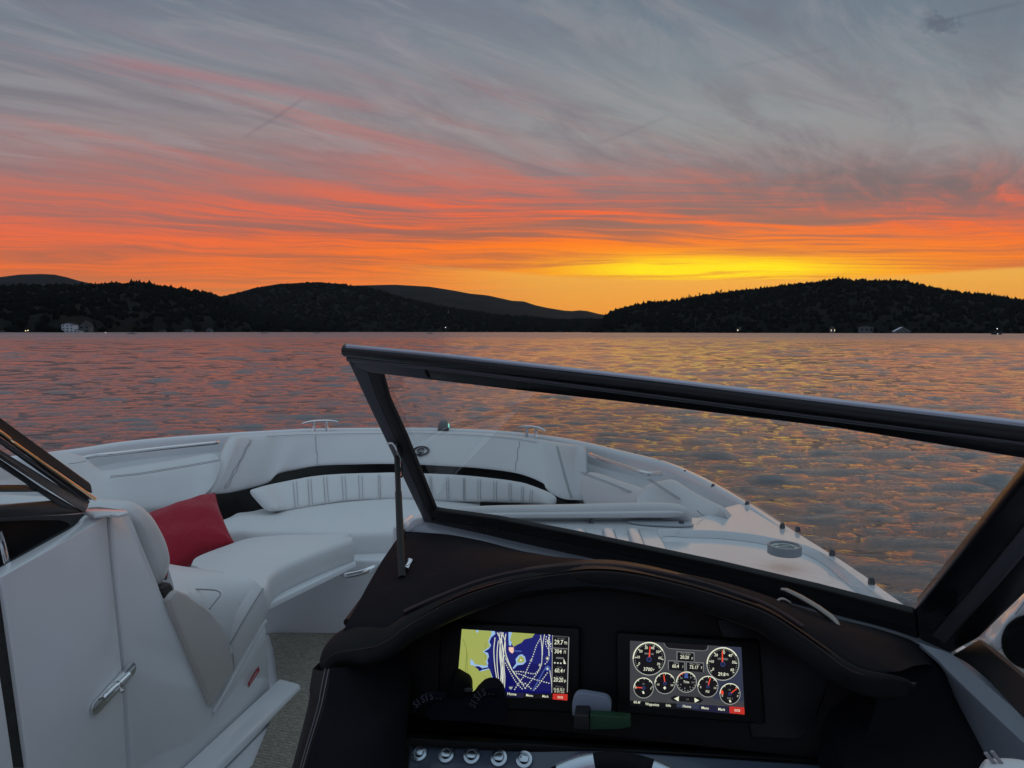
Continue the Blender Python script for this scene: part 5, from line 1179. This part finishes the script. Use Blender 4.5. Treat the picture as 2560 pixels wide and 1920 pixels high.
c.poly([(985,262),(1045,266),(1010,390),(1040,430),(1020,490),(990,470),(985,380)], 'shoal')
c.poly([(1040,266),(1410,290),(1370,350),(1240,380),(1200,430),(1120,470),(1070,500),(1045,470),(1035,420),(1010,380)], 'land')
c.poly([(1050,850),(1110,770),(1100,700),(1150,640),(1200,620),(1250,660),(1270,740),(1220,790),(1130,800),(1070,860)], 'shoal')
c.poly([(1125,720),(1160,660),(1200,645),(1240,690),(1250,740),(1190,765),(1130,755)], 'land')
c.circ(1185,718,14,'wht')
c.line([(245,380),(300,540),(290,800),(275,1020)],8,'line'); c.line([(320,600),(310,820),(350,1060)],6,'line'); c.line([(620,430),(600,560),(605,690)],5,'line'); c.line([(600,970),(625,1060),(620,1200)],5,'line')
for q in ([(765,350),(745,560),(760,800),(790,1000),(810,1190)],[(820,400),(800,560),(800,800),(830,1100),(850,1190)],[(830,270),(850,500),(860,800),(880,1000),(870,1180)],[(860,260),(880,480),(870,700),(900,900),(890,1180)],[(800,270),(870,420),(900,600),(880,800),(900,1190)],[(940,290),(920,460),(905,620),(910,820),(925,1000),(915,1190)],[(900,270),(860,400),(840,620),(865,900),(840,1180)],[(880,270),(930,420),(930,560),(960,680),(1040,880)]):
    c.line(q, 13, 'trk')
for q in ([(920,640),(1000,800),(1080,940),(1170,1060),(1270,1190)],[(930,760),(1020,930),(1110,1080),(1210,1190)],[(940,700),(1040,880),(1140,1010),(1250,1130)],[(1500,370),(1440,480),(1370,680),(1290,860),(1250,960),(1180,1050),(1080,1200)],[(1060,905),(1200,905),(1400,940),(1480,870)],[(1070,925),(1180,950),(1300,1000),(1440,1040),(1650,1095)],[(1500,850),(1430,960),(1330,1080),(1240,1200)],[(1620,920),(1530,1040),(1450,1150),(1390,1210)],[(1600,330),(1590,460),(1640,560),(1640,700),(1560,800)],[(1640,300),(1660,450),(1690,600)],[(1660,310),(1620,420),(1660,500)],[(1610,400),(1650,480),(1690,420)],[(860,1000),(890,1060),(850,1130)],[(1250,1090),(1370,1200)]):
    c.line(q, 15, 'trk', dash=19)
c.line([(1505,310),(1530,560),(1520,800),(1490,850)],11,'trk'); c.line([(1570,300),(1540,480),(1535,640)],11,'trk'); c.line([(1655,880),(1680,1040),(1690,1200)],10,'trk'); c.line([(1640,340),(1640,640)],12,'trk')
c.line([(1585,840),(1480,1030),(1380,1215)],20,'blue'); c.line([(1070,565),(1200,575)],22,'blue')
c.poly([(990,505),(1068,510),(1068,578),(1050,610),(1030,600),(1000,575),(990,550)],'pink')
c.circ(1618,690,34,'dim'); c.circ(1618,690,16,'wht'); c.circ(1620,850,46,'blue'); c.circ(1618,858,16,'wht'); c.circ(1500,800,26,'ring'); c.circ(1350,725,20,'ring')
c.poly([(990,1150),(1055,1152),(1030,1195),(1005,1190)],'ring')
c.circ(475,250,20,'shoal')
c.poly([(1702,312),(1975,330),(1948,1256),(1690,1250)], 'blk'); c.poly([(1705,314),(1975,332),(1974,352),(1704,340)], 'gry')
c.line([(1700,312),(1688,1250)],10,'ring'); c.line([(1966,350),(1940,1240)],12,'ring')
c.text('GPS SPEED',1840,370,22,'dim',T5,.9); c.text('29.7',1800,430,74,'wht',T5,.78,.01); c.text('Mh',1915,440,50,'wht',T5,.6)
c.line([(1712,520),(1945,535)],18,'dim'); c.text('304',1790,580,66,'wht',T5,.85,.01); c.text('M',1900,590,54,'wht',T5,.6)
c.line([(1760,680),(1880,688)],26,'dim'); c.line([(1725,760),(1870,772)],22,'trk',dash=24); c.poly([(1880,690),(1920,780),(1880,778)],'wht')
c.text('Depth',1815,832,24,'dim',T5,.9); c.text('60.4',1800,890,68,'wht',T5,.78,.01); c.text('f',1888,896,50,'wht',T5)
c.text('Time of Day',1812,990,24,'dim',T5,.75); c.text('20:20',1795,1040,70,'wht',T5,.72,.01); c.text('p',1905,1050,50,'wht',T5)
c.text('GPS Position',1810,1150,24,'dim',T5,.72); c.text('N 43 35.3',1806,1195,40,'wht',T5,.75); c.text('W 071 22.6',1808,1235,34,'wht',T5,.7)
c.poly([(155,1238),(1690,1262),(1688,1350),(140,1290)],'blk'); c.poly([(860,1240),(1240,1248),(1225,1330),(850,1318)],'navy')
c.text('Home',1038,1270,44,'wht',T5,.95,.012); c.text('Menu',1325,1292,40,'wht',T5,.9,.012); c.text('Mark',1582,1308,38,'wht',T5,.9,.012)
c.poly([(1705,1262),(1945,1272),(1942,1375),(1702,1355)],'red'); c.text('SOS',1825,1325,36,'wht',T5,1.0,.012)
c.build('chart_display', bz1)
# engine display
bz2 = prism('engine_display', [PS(x, y) for x, y in ((1540,1580),(1900,1600),(1915,1812),(1540,1784))], -sn*.03, PNL, BOAT, .004)
s2 = Screen(10)
s2.poly([(215,195),(1925,295),(1975,1335),(215,1140)], 'gry')
s2.poly([(1560,275),(1925,295),(1962,1130),(1500,1090)], 'slate')
s2.poly([(740,225),(1410,262),(1395,310),(1370,345),(790,305),(760,280)], 'blk'); s2.line([(735,230),(765,285),(795,312),(1365,352),(1400,318),(1415,270)], 9, 'dim')
s2.poly([(215,1115),(1970,1225),(1975,1335),(215,1190)], 'blk'); s2.poly([(1180,1170),(1745,1205),(1745,1318),(1180,1260)], 'navy'); s2.poly([(930,1155),(1290,1178),(1270,1250),(930,1215)],'slate')
def dial(x, y, r, ry, rw, bg='blk'):
    s2.circ(x, y, r, bg, ry); s2.ring(x, y, r, rw, 'ring', ry); s2.ring(x, y, r, rw*1.5, 'wht', ry, 180, 330)
def ticks(x, y, r, ry, a0, a1, n, l0, w, m='ring'):
    s2.step()
    for a in np.linspace(R(a0), R(a1), n):
        ca, sa = math.cos(a), math.sin(a); nx, ny = -sa*w/2, ca*w/2
        s2.add([s2.p(x+r*ca*k+e_*nx, y+ry*sa*k+e_*ny) for k, e_ in ((.92,1),(l0,1),(l0,-1),(.92,-1))], SM[m])
# 0 deg = right, angles run clockwise on screen
dial(508,472,252,258,13); ticks(508,472,240,246,140+T5,400+T5,36,.86,5); ticks(508,472,240,246,146+T5,394+T5,8,.78,9,'wht')
for k, t in enumerate(('0','10','20','30','40','50','60','70')):
    a = R(150+T5+k*(236/7)); s2.text(t, 508+math.cos(a)*168, 472+math.sin(a)*172, 40, 'wht', T5, .9, .01)
s2.text('RPM x100',508,398,26,'ring',T5,.9); s2.poly([(516,280),(530,280),(524,445),(500,443)],'org'); s2.circ(508,482,38,'navy'); s2.ring(508,482,38,6,'blue'); s2.text('3700',490,636,52,'wht',T5,.95,.012); s2.text('r',580,640,44,'wht',T5)
dial(1642,552,252,258,13); ticks(1642,552,240,246,140+T5,400+T5,36,.86,5); ticks(1642,552,240,246,146+T5,394+T5,7,.78,9,'wht')
for k, t in enumerate(('0','10','20','30','40','50','60')):
    a = R(148+T5+k*(240/6)); s2.text(t, 1642+math.cos(a)*168, 552+math.sin(a)*172, 42, 'wht', T5, .9, .01)
s2.text('GPS SPEED',1640,478,28,'ring',T5,.85); s2.poly([(1627,345),(1641,345),(1646,520),(1622,518)],'org'); s2.circ(1642,556,36,'navy'); s2.ring(1642,556,36,6,'blue'); s2.text('29.8',1625,712,52,'wht',T5,.9,.012); s2.text('Mh',1712,716,40,'wht',T5,.6)
def boxd(x0, y0, x1, y1, lab, val, unit):
    s2.poly([(x0,y0),(x1,y0+(x1-x0)*.07),(x1,y1+(x1-x0)*.07),(x0,y1)],'dim'); s2.poly([(x0+16,y0+16),(x1-14,y0+16+(x1-x0)*.07),(x1-14,y1+6+(x1-x0)*.07),(x0+16,y1+2)],'blk')
    cx = (x0+x1)/2; s2.text(lab,cx,y0+44,24,'ring',T5,.9); s2.text(val,cx-14,y0+96,52,'wht',T5,.82,.012); s2.text(unit,x1-36,y0+104,40,'wht',T5,.7)
boxd(928,355,1208,498,'Time of Day','20:20','p'); boxd(796,492,1062,638,'Depth','60.4','f'); boxd(1072,510,1350,655,'Water Temp','73.17','F')
for (x, y, r, na, ico) in ((424,920,155,184,'%'),(752,850,160,262,'*'),(1412,900,160,286,'psi'),(1752,1012,160,322,'')):
    dial(x, y, r, r+5, 9); ticks(x, y, r, r+4, 190+T5, 350+T5, 5, .80, 8, 'wht')
    a = R(na); s2.line([(x, y), (x+math.cos(a)*r*.84, y+math.sin(a)*r*.84)], 16, 'org'); s2.circ(x, y, 24, 'navy'); s2.ring(x, y, 24, 5, 'blue')
s2.text('E',306,918,32,'wht',T5); s2.text('F',536,935,32,'wht',T5); s2.text('5c',424,860,24,'ring',T5); s2.poly([(400,975),(425,968),(440,1008),(415,1012)],'wht')
s2.text('100',645,870,30,'wht',T5,.7); s2.text('240',860,880,30,'wht',T5,.7); s2.poly([(748,895),(772,920),(748,948),(724,920)],'wht')
s2.text('0',1300,910,32,'wht',T5); s2.text('100',1520,925,30,'wht',T5,.7); s2.text('50',1398,830,26,'ring',T5); s2.text('PSI',1406,978,36,'wht',T5,.9,.01)
s2.text('E',1634,1040,32,'wht',T5); s2.text('F',1870,1050,34,'wht',T5); s2.text('1/2',1745,950,24,'ring',T5,.8); s2.text('FUEL 1',1750,1082,26,'ring',T5,.8); s2.poly([(1735,1105),(1762,1110),(1772,1140),(1745,1142)],'wht')
s2.poly([(1606,965),(1640,955),(1655,1012),(1618,1025)],'org')
dial(1082,830,158,162,10); ticks(1082,830,150,154,0,340,18,.82,9,'ring'); s2.ring(1082,830,150,10,'org',None,215,262); s2.text('Trim',1080,830,36,'wht',T5,.9,.012)
for k, t in enumerate(('W','S','E','N','3','6','9')):
    a = R(215+k*50); s2.text(t, 1082+math.cos(a)*95, 830+math.sin(a)*98, 26, 'ring', T5)
s2.poly([(1065,690),(1095,692),(1110,770),(1045,765)],'blue')
s2.poly([(832,1075),(900,1040),(1280,1062),(1345,1110),(1290,1150),(890,1122)],'blk'); s2.poly([(892,1085),(966,1048),(962,1128)],'wht'); s2.poly([(1204,1072),(1276,1112),(1210,1146)],'wht'); s2.text('2/5',1098,1098,26,'dim',T5)
for t, x, y, w in (('60.4f',320,1142,.9),('Waypoints',556,1175,.85),('Info',805,1190,.9),('Home',1088,1205,.9),('Menu',1368,1230,.9),('Mark',1622,1252,.9)):
    s2.text(t, x, y, 40, 'wht', T5+1, w, .014)
s2.poly([(1740,1205),(1972,1220),(1976,1330),(1745,1308)],'red'); s2.text('SOS',1862,1268,36,'wht',T5,1.0,.012)
s2.build('gauge_display', bz2)

# ================================================================== loose things aboard
def pillow():
    o = empty('throw_pillow', ZP(1,1380,1320,d=2.2)); tag(o, 'dark red square throw pillow leaning between the port backrest and bow seat', 'pillow')
    c = [ZP(1,1130,915,d=2.20), ZP(1,1695,735,d=2.36), ZP(1,1852,1140,d=2.20), ZP(1,1240,1430,d=2.02)]
    n = 44; N = (c[1]-c[0]).cross(c[3]-c[0]).normalized(); N = N if N.dot(ctr-c[0]) > 0 else -N; rows = []
    g = np.random.default_rng(4); V = []; F = []
    for sgn in (1, -1):
        for i in range(n):
            for j in range(n):
                u, v = i/(n-1), j/(n-1); e1 = (1-(2*u-1)**2); e2 = (1-(2*v-1)**2)
                p = c[0].lerp(c[1], u).lerp(c[3].lerp(c[2], u), v); pin = .045*((2*u-1)**2*e2*(1 if v > .5 else -1)*0+0)
                cen = (c[0]+c[1]+c[2]+c[3])/4; sq = 1-.075*(e1*(abs(2*v-1)**3)+e2*(abs(2*u-1)**3))
                p = cen+(p-cen)*sq
                th = .062*(e1*e2)**.42+.004*math.sin(u*17+v*5)*(e1*e2)**.5*abs(2*v-1)+.003*math.sin(v*14-u*6)*(e1*e2)**.5+sum(.006*math.sin(7*math.atan2(v-b_+.02, u-a_+.02))*math.exp(-math.hypot(u-a_, v-b_)/.22) for a_, b_ in ((0,0),(1,0),(1,1),(0,1)))*(e1*e2)**.3
                V.append(p+N*th*sgn)
        o0 = 0 if sgn == 1 else n*n
        for i in range(n-1):
            for j in range(n-1): F.append((o0+i*n+j, o0+(i+1)*n+j, o0+(i+1)*n+j+1, o0+i*n+j+1))
    bnd = [i*n for i in range(n)]+[(n-1)*n+j for j in range(1, n)]+[i*n+n-1 for i in range(n-2, -1, -1)]+[j for j in range(n-2, 0, -1)]
    for a, b in zip(bnd, bnd[1:]+bnd[:1]): F.append((a, b, b+n*n, a+n*n))
    V0 = list(V); cv = link('cover', fixn(mesh(V, F)), RED, o, 180)
    tubes('edge_seam', [[(V0[i]+V0[i+n*n])/2 for i in bnd]], .0022, RED, o)
pillow()
def tray_things():
    NAVY = mat('navy_webbing', (.003,.0035,.008), .85, spec=.1, bump=(900,.5,.001))
    o = empty('navy_strap_bundle', P(1110,1790,d=.93)); tag(o, 'bundle of navy straps with pale lettering lying in the dash tray under the chart screen', 'strap')
    def q(x, y, d): return P(*Z(17,x,y), d=d)
    body = [q(500,980,.945), q(420,860,.95), q(520,740,.955), q(640,650,.96), q(860,640,.96), q(1260,650,.95), q(1330,540,.955), q(1450,430,.96), q(1530,396,.965), q(1690,402,.965), q(1790,520,.955), q(1830,700,.95), q(1880,900,.94), q(1800,990,.935), q(1100,1000,.935)]
    prism('folded_cloth', body, (.0,.03,-.0), NAVY, o, .006, 3)
    blk = [q(1000,234,.97), q(1060,272,.97), q(1190,345,.97), q(1236,425,.97), q(1240,640,.965), q(900,640,.965), q(840,420,.97), q(920,250,.97)]
    prism('pouch', blk, (.0,.03,.0), mat('black_pouch', (.003,.003,.0035), .8, spec=.1), o, .004, 2)
    prism('pale_tag', [q(1115,440,.962), q(1190,425,.962), q(1265,450,.962), q(1250,475,.962), q(1120,482,.962)], (0,.003,0), mat('pale_tag', (.03,.03,.036), .6), o)
    LET = mat('strap_print', (.028,.029,.036), .8)
    for arc, txt in (([(230,780),(290,690),(400,610),(520,570),(640,555),(790,560)], 'SISTS..'), ([(1225,800),(1280,680),(1340,575),(1420,505),(1520,475),(1700,480)], 'SISIS..')):
        c_ = resamp([q(x, y, .935) for x, y in arc], 30)
        sp_ = loft('strap', [[p+UP*.006+hd*.0 for p in c_], [p-UP*.007-hd*.001 for p in c_]], NAVY, o, thick=.002, smooth=60)
        for k, ch in enumerate(txt):
            i = int(4+k*3.6); a = c_[i]; t = (c_[i+1]-c_[i-1]).normalized(); nrm_ = (ctr-a).normalized(); up2 = nrm_.cross(t).normalized()
            if up2.z < 0: up2 = -up2
            cu = bpy.data.curves.new('t', 'FONT'); cu.body = ch; cu.align_x = 'CENTER'; cu.align_y = 'CENTER'; cu.resolution_u = 1; cu.offset = .02
            ob = bpy.data.objects.new('t', cu); col.objects.link(ob); bpy.context.view_layer.update()
            me = bpy.data.meshes.new_from_object(ob.evaluated_get(bpy.context.evaluated_depsgraph_get()))
            V = [a+nrm_*.004+t*v.co.x*.011+up2*v.co.y*.013 for v in me.vertices]; F = [tuple(f.vertices) for f in me.polygons]
            bpy.data.objects.remove(ob); bpy.data.curves.remove(cu)
            if F: link('letter', mesh(V, F), LET, sp_)
    def w(x, y, d): return P(*Z(18,x,y), d=d)
    o2 = empty('remote_control', w(820,900,.93)); tag(o2, 'pale grey rounded gadget standing in the dash tray between the two screens', 'gadget')
    rr = resamp([w(x, y, .945) for x, y in ((540,885),(535,780),(548,650),(600,575),(680,555),(850,580),(1020,612),(1085,655),(1115,725),(1112,800),(1104,892))], 40)
    prism('casing', rr, (rt*.0+hd*.012), mat('pale_gadget_plastic', (.22,.25,.32), .5), o2, .002, 3)
    o3 = empty('green_box', w(1080,1090,.92)); tag(o3, 'dark green small carton lying in the dash tray before the grey gadget', 'carton')
    prism('carton', [w(x, y, .925) for x, y in ((795,876),(1110,894),(1400,925),(1405,1052),(1240,1085),(800,1092))], hd*.014, mat('green_carton', (.009,.045,.019), .55, var=.15, vscale=30), o3, .001)
    o4 = empty('black_case', w(670,1090,.92)); tag(o4, 'small black case beside the green carton in the dash tray', 'case')
    prism('case', [w(x, y, .92) for x, y in ((560,876),(780,880),(794,1095),(556,1090))], hd*.03, mat('black_case_plastic', (.010,.010,.011), .5), o4, .002)
tray_things()
wk(1075, 834.3, -.99, 260); wk(2490, 836.5, -.99, 150)
water()
haze()
